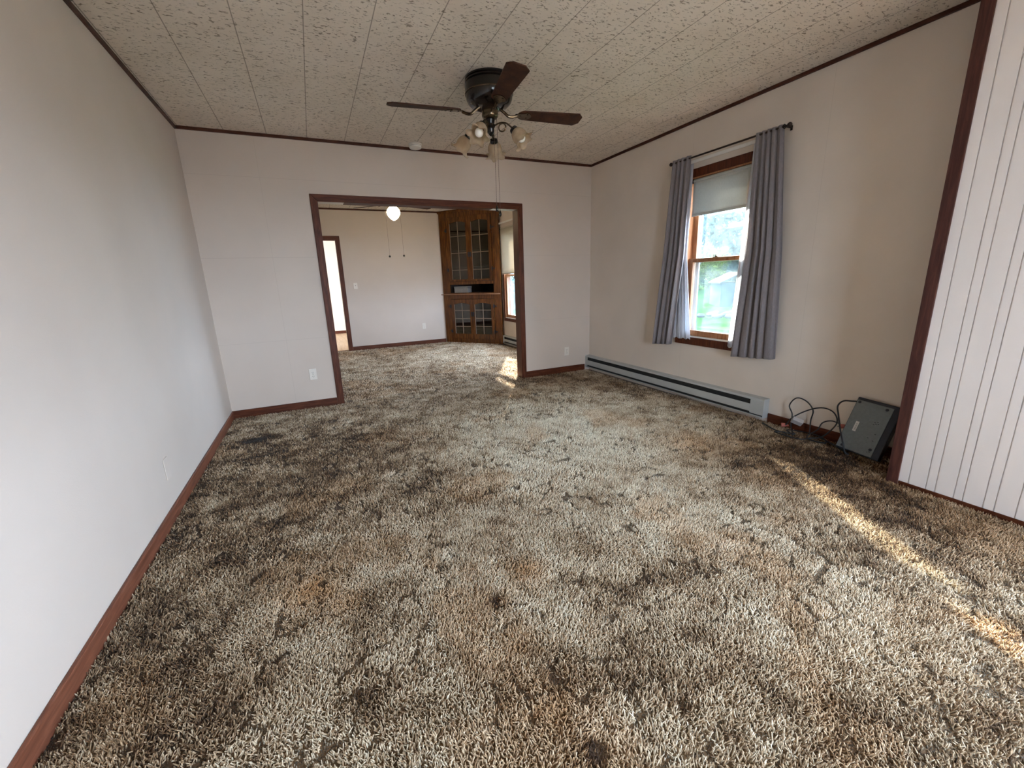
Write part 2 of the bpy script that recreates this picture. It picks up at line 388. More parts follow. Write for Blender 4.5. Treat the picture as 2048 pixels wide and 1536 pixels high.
for (y0, y1, z0, z1) in ((SY0, SY1, SZ0, SZ0+.06), (SY0, SY1, SZ1-.06, SZ1), (SY0, SY0+.06, SZ0, SZ1), (SY1-.06, SY1, SZ0, SZ1), (-.88, -.82, SZ0, SZ1)): b.box(XP+.02, XP+.08, y0, y1, z0, z1)
inpar(b.build('window_frame', M_trim_y), w4)
inpar(MB().box(XP+.050, XP+.054, SY0+.05, SY1-.05, SZ0+.05, SZ1-.05).build('glass_pane', M_rglass), w4)
# dining room far wall with the doorway, and the room beyond it
DX0, DX1, DZ = -0.27, 0.506, 2.045
b = MB(); b.box(XL, DX0-.012, YB2, 8.84, -.05, ZC); b.box(DX1+.012, XR, YB2, 8.84, -.05, ZC); b.box(DX0-.012, DX1+.012, YB2, 8.84, DZ+.012, ZC)
struct(b.build('wall_far', M_wall))
M_kitchen = paint('pale_yellow_wall_paint', (0.78, 0.66, 0.50))
sbox('floor_next_room', M_vinylfloor, -1.8, 1.9, 8.84, 12.2, -0.10, -0.004)
sbox('ceiling_next_room', M_wall, -1.8, 1.9, 8.84, 12.2, 2.5, 2.58)
sbox('wall_next_room_far', M_kitchen, -1.8, 1.9, 12.1, 12.2, -.05, 2.5)
sbox('wall_next_room_left', M_kitchen, -1.9, -1.8, 8.84, 12.2, -.05, 2.5)
sbox('wall_next_room_right', M_kitchen, 1.9, 2.0, 8.84, 12.2, -.05, 2.5)
sbox('baseboard_next_room', M_trim_x, -1.8, 1.9, 12.085, 12.1, -.004, .07)
# opening liners and casings
b = MB()
b.box(OL-.012, OL, YB-.006, 4.936, -.02, OT); b.box(OR_, OR_+.012, YB-.006, 4.936, -.02, OT)
b.box(OL+.25, OR_-.31, YB-.006, 4.936, OT, OT+.012)
struct(b.build('trim_1', M_trim_z, bevel=.002))
M_whitepaint = paint('white_soffit_paint', (0.82, 0.80, 0.76))
b = MB(); b.box(OL, OL+.25, YB-.006, 4.936, OT+.002, OT+.012); b.box(OR_-.31, OR_, YB-.006, 4.936, OT+.002, OT+.012)
struct(b.build('trim_2', M_whitepaint))
def casing(name, x0, x1, z1, w, yw, t, mt=None):
    """mitred door casing standing off the wall plane yw towards the camera"""
    b = MB(); f = lambda u, v, ww: (u, ww, v)
    b.prism([(x0-w, -.02), (x0, -.02), (x0, z1), (x0-w, z1+w)], f, yw-t, yw-.0005)
    b.prism([(x1+w, -.02), (x1+w, z1+w), (x1, z1), (x1, -.02)], f, yw-t, yw-.0005)
    o1 = struct(b.build(name, M_trim_z, bevel=.004))
    o2 = struct(MB().prism([(x0-w, z1+w), (x0, z1), (x1, z1), (x1+w, z1+w)], f, yw-t, yw-.0005).build(name.replace('trim', 'trim_head'), M_trim_x, bevel=.004))
casing('trim_3', OL+.008, OR_-.008, OT-.002, .068, YB, .016)
casing('trim_4', DX0, DX1, DZ, .078, YB2, .016)
b = MB(); b.box(DX0-.012, DX0, YB2-.006, 8.846, -.02, DZ); b.box(DX1, DX1+.012, YB2-.006, 8.846, -.02, DZ); b.box(DX0, DX1, YB2-.006, 8.846, DZ, DZ+.012)
struct(b.build('trim_5', M_trim_z))
# corner board on the end of the panelled wall
b = MB(); b.prism([(XP-.012, 1.112), (XP-.012, YP+.012), (XR, YP+.012), (XR, YP), (XP, YP), (XP, 1.112)], lambda u, v, w: (u, v, w), -.02, ZC-.001)
struct(b.build('trim_6', M_corner, bevel=.003))
# baseboards
bt, bh = .012, .066
def bb(name, m, *a): return struct(MB().box(*a).build(name, m, bevel=.004))
bb('baseboard_left', M_base_l, XL, XL+bt+.003, YR, YB-.001, -.02, bh-.004)
bb('baseboard_left_far', M_trim_y, XL, XL+bt, 4.931, YB2-.001, -.02, bh)
bb('baseboard_back_left', M_trim_x, XL+.001, OL-.062, YB-bt, YB-.0002, -.02, bh)
bb('baseboard_back_right', M_trim_x, OR_+.062, 3.30, YB-bt, YB-.0002, -.02, bh+.004)
bb('baseboard_right', M_trim_y, XR-bt, XR-.0002, YP+.013, 2.18, -.02, bh)
bb('baseboard_far', M_trim_x, DX1+.08, 2.47, YB2-bt, YB2-.0002, -.02, bh)
bb('baseboard_panelled', M_trim_y, XP-.006, XP-.0002, YR, 1.111, -.02, .012)
# ceiling mouldings
ch, ct = .027, .016
def crown(name, *a): return struct(MB().box(*a).build(name, M_crown, bevel=.003))
crown('trim_crown_left', XL, XL+ct, YR, YB-.0005, ZC-ch, ZC-.0005)
crown('trim_crown_back', XL+ct, XR, YB-ct, YB-.0005, ZC-ch, ZC-.0005)
crown('trim_crown_right', XR-ct, XR-.0005, YP+.013, YB-ct, ZC-ch, ZC-.0005)
crown('trim_crown_panelled', XP-ct, XP-.0005, YR, 1.111, ZC-ch, ZC-.0005)
crown('trim_crown_far', XL, 2.47, YB2-ct, YB2-.0005, ZC-ch, ZC-.0005)
crown('trim_crown_far_left', XL, XL+ct, 4.931, YB2-ct, ZC-ch, ZC-.0005)
crown('trim_crown_far_right', XR-ct, XR-.0005, 4.931, 7.6, ZC-ch, ZC-.0005)

portal('rear_window_portal', ((RX0+RX1)/2, YR-.10, (RZ0+RZ1)/2), (math.radians(90), 0, 0), RX1-RX0, RZ1-RZ0)
portal('side_window_portal', (XP+.095, (SY0+SY1)/2, (SZ0+SZ1)/2), (0, math.radians(90), 0), SZ1-SZ0, SY1-SY0)
portal('front_window_portal', (XR+.11, (WY0+WY1)/2, (WZ0+WZ1)/2), (0, math.radians(90), 0), WZ1-WZ0, WY1-WY0)
portal('added_window_portal', (XR+.11, (UY0+UY1)/2, (VZ0+VZ1)/2), (0, math.radians(90), 0), VZ1-VZ0, UY1-UY0)
portal('dining_window_portal', (XR+.11, (VY0+VY1)/2, (VZ0+VZ1)/2), (0, math.radians(90), 0), VZ1-VZ0, VY1-VY0)

# ------------------------------------------------------------------ windows in the right wall
def window(name, y0, y1, z0, z1, cw, zrail, sill, gm):
    w = struct(empty(name, (XR, (y0+y1)/2, z0)))
    fx = lambda u, v, ww: (ww, u, v)
    b = MB(); a, c = XR-.018, XR-.0005                       # casing, mitred, on the room side
    b.prism([(y0-cw, z0-cw), (y0, z0), (y0, z1), (y0-cw, z1+cw)], fx, a, c)
    b.prism([(y1+cw, z0-cw), (y1+cw, z1+cw), (y1, z1), (y1, z0)], fx, a, c)
    b.prism([(y0-cw, z1+cw), (y0, z1), (y1, z1), (y1+cw, z1+cw)], fx, a, c)
    b.prism([(y0-cw, z0-cw), (y1+cw, z0-cw), (y1, z0), (y0, z0)], fx, a, c)
    inpar(b.build('window_casing', M_trim_z, bevel=.004), w)
    b = MB(); t = .012; e = XR+.12
    b.box(XR-.012, e, y0, y0+t, z0, z1); b.box(XR-.012, e, y1-t, y1, z0, z1); b.box(XR-.012, e, y0+t, y1-t, z1-t, z1)
    inpar(b.build('window_jamb', M_sash), w)
    inpar(MB().box(XR-.012, e+.02, y0+t, y1-t, z0, z0+t).build('window_sill', M_whiterod if sill else M_sash), w)
    s0, s1 = y0+t, y1-t; st = .055
    def sash(nm, x0, x1, za, zb, top, bot, gm):
        b = MB()
        b.box(x0, x1, s0, s0+st, za, zb); b.box(x0, x1, s1-st, s1, za, zb)
        b.box(x0, x1, s0+st, s1-st, za, za+bot); b.box(x0, x1, s0+st, s1-st, zb-top, zb)
        inpar(b.build(nm, M_sash, bevel=.003), w)
        inpar(MB().box((x0+x1)/2-.002, (x0+x1)/2+.002, s0+st-.005, s1-st+.005, za+bot-.005, zb-top+.005).build('glass_pane', gm), w)
    sash('lower_sash', XR+.012, XR+.042, z0+t+.001, zrail+.018, .034, .055, gm[0])
    sash('upper_sash', XR+.050, XR+.080, zrail-.018, z1-t-.001, .055, .034, gm[1])
    b = MB(); x0, x1 = XR+.092, XR+.108                        # white storm sash outside
    for (p, q_) in ((s0+.018, s0+.058), (s1-.058, s1-.018)): b.box(x0, x1, p, q_, z0+t, z1-t)
    b.box(x0, x1, s0+.058, s1-.058, z0+t, z0+.055); b.box(x0, x1, s0+.058, s1-.058, zrail-.02, zrail+.02); b.box(x0, x1, s0+.058, s1-.058, z1-.06, z1-t)
    inpar(b.build('storm_sash', M_vinyl), w)
    ym = (y0+y1)/2; b = MB(); b.box(XR+.014, XR+.04, ym-.028, ym+.028, zrail+.0185, zrail+.024); b.lathe([(.014, 0), (.014, .008), (.006, .012)], 12, Matrix.Translation((XR+.026, ym, zrail+.024)))
    b.box(XR+.02, XR+.028, ym-.006, ym+.03, zrail+.034, zrail+.040)
    inpar(b.build('sash_lock', M_brass), w)
    return w
window('window_1', WY0, WY1, WZ0, WZ1, .074, 1.358, True, (M_wglass, M_wglass_up))
window('window_added', UY0, UY1, VZ0, VZ1, .058, 1.318, True, (M_wglass2, M_wglass2))  # extra window out of view, added to brighten the dining room
window('window_2', VY0, VY1, VZ0, VZ1, .058, 1.318, True, (M_wglass2, M_wglass2))

# roller blinds
def blind(name, y0, y1, ztop, zbot, x, mt, label, mhem):
    r = empty(name, (x, (y0+y1)/2, ztop))
    P = lambda o: inpar(o, r)
    ns = 24; b = MB()
    for side in (0, 1):
        pass
    cols = []
    for i in range(ns+1):
        yy = y0+(y1-y0)*i/ns; row = []
        for j in range(9):
            zz = ztop+(zbot-ztop)*j/8
            row.append(b.bm.verts.new((x+.003*math.sin(i*.9)*j/8*.6, yy, zz)))
        cols.append(row)
    for i in range(ns):
        for j in range(8): b.bm.faces.new([cols[i][j], cols[i+1][j], cols[i+1][j+1], cols[i][j+1]])
    o = b.build('blind_cloth', mt, smooth=True); md = o.modifiers.new('solid', 'SOLIDIFY'); md.thickness = .001
    P(o)
    tl = MB().tube([(x+.012, y0-.004, ztop), (x+.012, y1+.004, ztop)], .016, 14).build('roller_tube', mt, smooth=True); P(tl)
    h = MB().box(x-.004, x+.004, y0, y1, zbot-.004, zbot+.018).build('hem_bar', mhem, bevel=.002); P(h)
    for yy in (y0-.009, y1+.009):
        P(MB().box(x-.006, x+.026, yy-.0035, yy+.0035, ztop-.02, ztop+.018).build('bracket', M_rod))
    return tag(r, label, 'blind')
blind('roller_blind', WY0+.026, WY1-.034, 2.074, 1.765, XR-.004, M_blind, 'pale grey-green roller blind pulled over the top of the window between grey curtains', M_blind)
blind('roller_blind', VY0-.03, 7.60, 2.165, 1.345, XR-.05, M_shade2, 'cream roller shade half drawn over the dining room window', M_shade2)

# curtains
def cloth(name, mt, x, tops, bots, zt, zb, folds, amp, seed, mid=None, scallop=0, gather=.35):
    rr = random.Random(seed); nu, nv = 20*folds//2+1, 34
    b = MB(); V = []
    ph = [rr.uniform(-.5, .5) for _ in range(8)]
    for j in range(nv+1):
        t = j/nv; row = []
        if mid: 
            e0 = tops[0]+(mid[0]-tops[0])*min(1, t*2) + (bots[0]-mid[0])*max(0, t*2-1)
            e1 = tops[1]+(mid[1]-tops[1])*min(1, t*2) + (bots[1]-mid[1])*max(0, t*2-1)
        else:
            e0 = tops[0]+(bots[0]-tops[0])*t; e1 = tops[1]+(bots[1]-tops[1])*t
        zz_t = zt; zz_b = zb[0] if isinstance(zb, tuple) else zb
        for i in range(nu+1):
            u = i/nu
            zbt = zb[0]+(zb[1]-zb[0])*u if isinstance(zb, tuple) else zb
            A = amp*(gather+(1-gather)*min(1, t*1.6))
            w = 2*PI*folds*u + ph[0]*2 + .5*math.sin(3*u*PI+ph[1]*5+t*1.2)
            dx = A*math.sin(w) + .25*A*math.sin(2.3*w+ph[2]*6+t*2)
            dy = .30*(e1-e0)/folds*math.sin(w+1.3)*.55*min(1, .3+t)
            z = zt+(zbt-zt)*t
            if scallop and j == nv: z -= scallop*abs(math.sin(u*PI*scal_n))
            row.append(b.bm.verts.new((x+dx, e0+(e1-e0)*u+dy, z)))
        V.append(row)
    for j in range(nv):
        for i in range(nu): b.bm.faces.new([V[j][i], V[j][i+1], V[j+1][i+1], V[j+1][i]])
    o = b.build(name, mt, smooth=True)
    md = o.modifiers.new('solid', 'SOLIDIFY'); md.thickness = .0015
    return o
scal_n = 7
XC = 3.296
ROD_Z = 2.262
c_l = empty('curtain', (XC, 3.22, ROD_Z))
o = cloth('curtain_cloth', M_cur, XC, (3.112, 3.328), (3.222, 3.472), 2.285, (.535, .512), 4, .026, 3, mid=(3.128, 3.378)); inpar(o, c_l)
tag(c_l, 'grey curtain gathered on the far left side of the window', 'curtain', 'grey curtains at the window')
c_r = empty('curtain', (XC, 2.37, ROD_Z))
o = cloth('curtain_cloth', M_cur, XC, (2.262, 2.478), (2.128, 2.508), 2.278, (.545, .515), 5, .026, 5, mid=(2.178, 2.458)); inpar(o, c_r)
tag(c_r, 'wider grey curtain hanging on the near right side of the window', 'curtain', 'grey curtains at the window')
s_l = empty('sheer_curtain', (3.346, 3.15, 2.235))
o = cloth('sheer_cloth', M_sheer, 3.354, (3.13, 3.26), (3.035, 3.26), 2.243, .612, 4, .011, 9, mid=(3.15, 3.27), scallop=.016); inpar(o, s_l)
tag(s_l, 'white sheer curtain with scalloped hem beside the left grey curtain', 'curtain', 'white sheers behind the grey curtains')
s_r = empty('sheer_curtain', (3.346, 2.50, 2.235))
o = cloth('sheer_cloth', M_sheer, 3.354, (2.40, 2.532), (2.42, 2.602), 2.243, .590, 4, .011, 12, mid=(2.40, 2.562), scallop=.016); inpar(o, s_r)
tag(s_r, 'white sheer curtain showing along the edge of the right grey curtain', 'curtain', 'white sheers behind the grey curtains')
def rod(x, z, y0, y1):
    r = empty('curtain_rod', (x, (y0+y1)/2, z))
    inpar(MB().tube([(x, y0, z), (x, y1, z)], .0075, 12).build('rod_pole', M_rod, smooth=True), r)
    for yy, s in ((y0, -1), (y1, 1)):
        inpar(MB().ball((x, yy+s*.008, z), .017).build('finial', M_rod, smooth=True), r)
    for yy in (y0+.03, y1-.03):
        b = MB(); b.tube([(XR, yy, z), (x+.004, yy, z)], .006, 8); b.box(XR-.004, XR-.0002, yy-.008, yy+.008, z-.018, z+.014)
        b.tube([Vector((x, yy, z))+Vector((math.cos(a)*.014, 0, math.sin(a)*.014)) for a in [2*PI*k/14 for k in range(14)]], .003, 6, closed=True)
        inpar(b.build('bracket', M_rod), r)
    return r
tag(rod(3.298, ROD_Z, 2.232, 3.352), 'thin dark curtain rod with ball finials above the window', 'curtain rod')
wr = empty('sheer_rod', (3.35, 2.85, 2.238))
b = MB(); b.box(3.343, 3.351, 2.36, 3.34, 2.224, 2.251); b.box(3.3511, XR, 2.36, 2.372, 2.224, 2.251); b.box(3.3511, XR, 2.50, 2.508, 2.224, 2.251); b.box(3.3511, XR, 3.328, 3.34, 2.224, 2.251)
inpar(b.build('flat_rod', M_whiterod, bevel=.002), wr)
tag(wr, 'flat white curtain rod just under the dark rod above the window', 'curtain rod')
wr2 = empty('sheer_rod', (3.35, 7.0, 2.262))
b = MB(); b.box(3.338, 3.346, 6.55, 7.70, 2.248, 2.276); b.box(3.3461, XR, 7.688, 7.70, 2.248, 2.276); b.box(3.3461, XR, 6.55, 6.562, 2.248, 2.276)
inpar(b.build('flat_rod', M_whiterod, bevel=.002), wr2)
tag(wr2, 'flat cream curtain rod over the dining room window', 'curtain rod')

# ------------------------------------------------------------------ baseboard heaters
def heater(y0, y1, h, label, d=.066, e0=.12, e1=.05):
    r = empty('baseboard_heater', (XR-d/2, (y0+y1)/2, 0)); x0 = XR-d; zb = .028
    f = lambda u, v, w: (u, w, v)
    P = lambda o: inpar(o, r)
    b = MB(); b.box(XR-.006, XR-.0004, y0, y1, zb, h); b.prism([(XR-.006, h), (XR-.006, h-.004), (x0+.010, h-.010), (x0+.010, h-.006)], f, y0, y1)
    P(b.build('back_panel', M_heat))
    P(MB().prism([(XR-.0065, h-.003), (x0+.012, h-.006), (x0+.004, h-.016), (x0, h-.018), (x0, h-.024), (x0+.004, h-.024), (x0+.006, h-.014), (x0+.014, h-.011)], f, y0+.001, y1-.001).build('top_hood', M_heat))
    P(MB().prism([(x0, zb+.032), (x0, h-.066), (x0+.003, h-.066), (x0+.003, zb+.032)], f, y0+.001, y1-.001).build('front_panel', M_heat))
    P(MB().prism([(x0+.002, zb), (x0-.002, zb+.010), (x0+.001, zb+.011), (x0+.006, zb+.004), (XR-.007, zb+.004), (XR-.007, zb)], f, y0, y1).build('bottom_lip', M_heat))
    b = MB(); b.box(x0+.016, XR-.0065, y0+.01, y1-.01, zb+.006, h-.012)
    P(b.build('heating_element', M_heat_dark))
    P(MB().box(x0-.003, XR-.0003, y0-.004, y0+.001, zb-.004, h+.001).build('end_cap', M_heat, bevel=.002))
    P(MB().box(x0-.003, XR-.0003, y1-.001, y1+.003, zb-.004, h+.001).build('end_cap', M_heat, bevel=.002))
    if e0: P(MB().box(x0-.0015, x0+.002, y0, y0+e0, zb+.020, h-.019).build('end_cover', M_heat, bevel=.001))
    if e1: P(MB().box(x0-.0015, x0+.002, y1-e1, y1, zb+.020, h-.019).build('end_cover', M_heat, bevel=.001))
    return tag(r, label, 'heater', 'baseboard heaters')
heater(2.188, 4.786, .192, 'long grey metal baseboard heater under the curtained window')
heater(6.1, 7.61, .175, 'grey baseboard heater in the dining room beside the corner cabinet')

# ------------------------------------------------------------------ wall plates, smoke alarm
def outlet(loc, rz, label, kind='outlet'):
    r = empty('wall_outlet' if kind == 'outlet' else 'light_switch', loc, rz)      # local -Y faces the room
    MB().box(-.035, .035, -.006, -.0003, -.058, .058).build('cover_plate', M_plate, r, bevel=.003)
    if kind == 'outlet':
        for s in (1, -1):
            MB().prism([(.017*math.cos(a), s*.021+.0145*math.sin(a)) for a in [2*PI*k/16 for k in range(16)]], lambda u, v, w: (u, w, v), -.009, -.0055).build('receptacle', M_plate, r)
            b = MB(); b.box(-.008, -.0055, -.0095, -.0088, s*.021-.003, s*.021+.006); b.box(.0055, .008, -.0095, -.0088, s*.021-.003, s*.021+.006); b.box(-.002, .002, -.0095, -.0088, s*.021-.010, s*.021-.006)
            b.build('slots', M_slot, r)
    else:
        b = MB(); b.box(-.005, .005, -.014, -.0055, -.002, .010); b.build('toggle', M_slot, r)
    MB().lathe([(.003, 0), (.003, .0012)], 8, Matrix.Translation((0, -.0058, 0)) @ Matrix.Rotation(math.radians(90), 4, 'X')).build('screw', M_brass, r)
    return tag(r, label, 'outlet' if kind == 'outlet' else 'light switch')
outlet((-.104, YB, .345), 0, 'ivory wall outlet low on the wall left of the wide doorway')
outlet((3.011, YB, .275), 0, 'cream wall outlet between the wide doorway and the grey heater')
outlet((2.016, YB2, .363), 0, 'white outlet low on the dining room wall beside the corner cabinet')
outlet((.767, YB2, 1.219), 0, 'light switch on the dining room wall beside the narrow doorway', 'switch')
r = empty('blank_wall_plate', (XL, 2.82, .27), math.radians(90))
MB().box(-.035, .035, -.005, -.0003, -.062, .062).build('cover_plate', M_wall, r, bevel=.003)
tag(r, 'blank wall plate painted over on the left wall', 'wall plate')
r = empty('smoke_alarm', (1.14, 4.66, ZC))
Mx = Matrix.Translation((0, 0, 0)) @ Matrix.Diagonal((1, 1, -1, 1))
MB().lathe([(.066, .0003), (.066, .010), (.060, .012)], 32, Mx).build('mounting_base', M_white, r, smooth=True)
MB().lathe([(.056, .012), (.062, .015), (.061, .034), (.052, .042), (.0001, .044)], 32, Mx).build('cover', M_white, r, smooth=True)
MB().lathe([(.0605, .020), (.0622, .022), (.0605, .024)], 32, Mx, cap=False).build('vent_slit', M_slot, r)
tag(r, 'round white smoke alarm on the ceiling above the wide doorway', 'smoke alarm')

# ------------------------------------------------------------------ ceiling fan with four tulip lights
def fan_blade_mesh(L0, L1, w0, w1, t=.006):
    """outline along +X, tapering root, chamfered tip"""
    c = .035
    poly = []
    for k in range(9):
        a = PI/2+PI*k/8
        poly.append((L0+.055+.055*math.cos(a), w0/2*math.sin(a)))
    poly += [(L1-c, -w1/2), (L1, -w1/2+c), (L1, w1/2-c), (L1-c, w1/2)]
    return MB().prism(poly, lambda u, v, w: (u, v, w), -t/2, t/2)
fan = empty('ceiling_fan', (1.303, 3.074, ZC))
tag(fan, 'dark bronze ceiling fan with four brown blades and tulip lights on the front room ceiling', 'ceiling fan')
z_ = lambda h: h-ZC
MB().lathe([(.150, -.0004), (.164, -.006), (.164, -.016), (.158, -.019), (.166, -.026), (.166, -.034), (.160, -.037), (.168, -.046), (.166, -.10), (.160, -.135), (.150, -.155), (.128, -.175), (.09, -.188), (.055, -.192)], 48).build('motor_housing', M_bronze, fan, smooth=True)
MB().lathe([(.1675, -.098), (.1695, -.102), (.1675, -.106)], 48, cap=False).build('trim_ring', M_brass, fan)
MB().lathe([(.054, -.186), (.058, -.196), (.058, -.236), (.054, -.244), (.046, -.252), (.030, -.256)], 32).build('switch_housing', M_brass, fan, smooth=True)
MB().lathe([(.030, -.255), (.033, -.260), (.028, -.285), (.034, -.292), (.034, -.304), (.027, -.310), (.025, -.338), (.016, -.352), (.004, -.362), (.0001, -.364)], 24).build('light_kit_stem', M_bronze, fan, smooth=True)
PT = math.radians(11.5)
BZ = -.213
for az in (173, 83, -7.5, -98.5):
    bl = fan_blade_mesh(.205, .702, .105, .142, .009).build('blade', M_blade, fan, bevel=.002)
    bl.matrix_local = Matrix.Translation((0, 0, BZ)) @ Matrix.Rotation(math.radians(az), 4, 'Z') @ Matrix.Rotation(-PT, 4, 'X')
    b = MB()
    b.tube(spline([(.075, 0, .030), (.105, 0, .008), (.135, 0, -.016), (.165, 0, -.018), (.20, 0, -.008)], 6), [.010]*25, 8)
    b.prism([(.245+.062*math.cos(a), .036*math.sin(a)*(1.25 if math.cos(a) > 0 else .8)) for a in [2*PI*k/20 for k in range(20)]], lambda u, v, w: (u, v, w), -.0085, -.0035)
    for (px, py) in ((.225, 0), (.275, .02), (.275, -.02)): b.lathe([(.006, -.0115), (.006, -.0085)], 8, Matrix.Translation((px, py, 0)))
    b.build('blade_iron', M_brass, bl, smooth=True)
def light_arm(fan, az):
    A = empty('light_arm', (0, 0, -.30), math.radians(az)); A.parent = fan; A.rotation_euler = (0, 0, math.radians(az))
    b = MB()
    b.tube(spline([(.028, 0, 0), (.07, 0, .012), (.115, 0, .006), (.15, 0, -.020), (.168, 0, -.040)], 6), .0055, 8)
    b.tube([Vector((.088+.026*math.cos(a), 0, -.018+.026*math.sin(a))) for a in [2*PI*k/24 for k in range(24)]], .0045, 8, closed=True)
    # re-made as one mesh child below
    o = b.build('arm_tube', M_brass, A, smooth=True)
    T = Matrix.Translation((.165, 0, -.036)) @ Matrix.Rotation(math.radians(180-42), 4, 'Y')   # local +Z runs down and outward
    s = MB().lathe([(.010, -.006), (.026, .0), (.030, .012), (.029, .026), (.024, .030)], 24).build('socket_cup', M_bronze, A, smooth=True); s.matrix_local = T
    g = MB().lathe([(.022, .020), (.034, .030), (.046, .052), (.050, .074), (.047, .094), (.049, .108), (.058, .120), (.070, .127)], 48, ruffle=.22, lobes=6, cap=False).build('tulip_shade', M_tulip, A, smooth=True); g.matrix_local = T
    md = g.modifiers.new('solid', 'SOLIDIFY'); md.thickness = .003
    b = MB().ball((0, 0, .088), .030, (1, 1, 1.05), 20); b.lathe([(.013, .03), (.014, .055), (.022, .07)], 16)
    u = b.build('light_bulb', M_bulb, A, smooth=True); u.matrix_local = T
    return A
for az in (-43, -133, 137, 60): light_arm(fan, az)
def pull_chain(par, x, y, z0, z1, fob, mf):
    b = MB(); n = max(6, int((z0-z1)/.012))
    b.tube([(x, y, z0), (x, y, z1)], .0013, 5)
    for i in range(n): b.ball((x, y, z0+(z1-z0)*i/n), .0021, seg=6)
    ch = b.build('pull_chain', M_chain, par)
    fob(x, y, z1).build('pull_fob', mf, ch, smooth=True)
def fob_drop(x, y, z): return MB().lathe([(.002, 0), (.006, -.010), (.011, -.024), (.010, -.034), (.004, -.044), (.0001, -.046)], 14, Matrix.Translation((x, y, z)))
pull_chain(fan, .017, -.020, -.28, z_(1.775), fob_drop, M_bronze)
pull_chain(fan, .052, .002, -.235, z_(1.745), fob_drop, M_bronze)

# ------------------------------------------------------------------ dining room fan with the lit globe
f2 = empty('ceiling_fan', (1.240, 6.72, ZC))
tag(f2, 'ceiling fan with a lit white globe in the dining room beyond the doorway', 'ceiling fan')
MB().lathe([(.12, -.0004), (.13, -.02), (.128, -.09), (.10, -.125), (.06, -.135)], 40).build('motor_housing', M_bronze, f2, smooth=True)
MB().lathe([(.045, -.134), (.055, -.15), (.055, -.215), (.060, -.235), (.068, -.268), (.060, -.2755)], 32).build('light_fitter', M_brass, f2, smooth=True)
for az in (138, 18, -102):
    bl = fan_blade_mesh(.19, .66, .10, .13).build('blade', M_blade, f2, bevel=.002)
    bl.matrix_local = Matrix.Translation((0, 0, -.232)) @ Matrix.Rotation(math.radians(az), 4, 'Z') @ Matrix.Rotation(-PT*.8, 4, 'X')
    b = MB(); b.tube([(.07, 0, .11), (.11, 0, .05), (.15, 0, 0), (.24, 0, -.006)], .009, 8); b.build('blade_iron', M_brass, bl, smooth=True)
MB().lathe([(.058, -.276), (.072, -.290), (.090, -.314), (.096, -.343), (.089, -.376), (.066, -.412), (.036, -.440), (.012, -.453), (.0001, -.455)], 40).build('lit_globe', M_globe, f2, smooth=True)
def fob_ball(x, y, z): return MB().ball((x, y, z-.012), .016, seg=12)
pull_chain(f2, -.112, .01, -.20, z_(1.648), fob_ball, M_iron)
pull_chain(f2, .093, -.02, -.20, z_(1.655), fob_ball, M_iron)

# added unseen lamp that brightens the room beyond the narrow doorway
r = empty('added_ceiling_lamp', (.1, 10.4, 2.5))
MB().lathe([(.15, -.0004), (.15, -.02), (.14, -.022)], 32).build('lamp_base', M_white, r, smooth=True)
MB().lathe([(.14, -.022), (.13, -.06), (.08, -.09), (.0001, -.10)], 32).build('lamp_shade', emit('lit_lamp_bowl', (1.0, .90, .72), 26), r, smooth=True)
tag(r, 'added round lamp, out of view, that brightens the room beyond the narrow doorway', 'lamp')

# ------------------------------------------------------------------ corner cabinet in the dining room
cab = empty('corner_cabinet', (2.475, 8.700, 0), math.atan2(-1.03, .855))
tag(cab, 'tall amber pine corner cabinet with glazed arched doors in the dining room corner', 'cabinet')
cw_ = 1.339
T_ = MB()
T_.box(0, .172, 0, .02, -.02, 2.598); T_.box(1.182, cw_, 0, .02, -.02, 2.598)
for z0, z1 in ((2.462, 2.598), (1.174, 1.232), (.886, 1.012), (-.02, .074)): T_.box(.172, 1.182, 0, .02, z0, z1)
T_.box(cw_-.02, cw_, .0201, .045, -.02, 2.598)
T_.build('face_frame', M_cab, cab, bevel=.002)
MB().box(-.012, cw_+.012, -.024, -.0003, 2.545, 2.597).build('cornice', M_cab, cab, bevel=.006)
MB().box(-.035, cw_-.02, -.040, .0198, .972, .988).build('counter_edge', wood('worn_counter_wood', (.20, .09, .04), (.30, .15, .08), (.42, .24, .14), (2, 10, 10), .3, 2), cab, bevel=.003)
# carcass behind the frame: two backs meeting in the corner, shelves
ca, sa = math.cos(math.atan2(-1.03, .855)), math.sin(math.atan2(-1.03, .855))
def loc2(x, y): dx, dy = x-2.475, y-8.700; return (dx*ca+dy*sa, -dx*sa+dy*ca)
cn = loc2(XR-.012, YB2-.012); pl = (.03, .021); pr = (cw_-.022, .021)
b = MB(); f3 = lambda u, v, w: (u, v, w)
b.prism([pl, (pl[0]-.008, pl[1]), (cn[0], cn[1]+.008), cn], f3, -.02, 2.597); b.prism([pr, cn, (cn[0], cn[1]+.008), (pr[0]+.008, pr[1])], f3, -.02, 2.597)
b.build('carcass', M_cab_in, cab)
cni = (cn[0], cn[1]-.012)
for z in (.05, .46, 1.000, 1.205, 1.53, 1.845, 2.16):
    MB().prism([(.05, .0215), (cw_-.045, .0215), cni], f3, z-.009, z+.009).build('shelf', M_cab_in, cab)
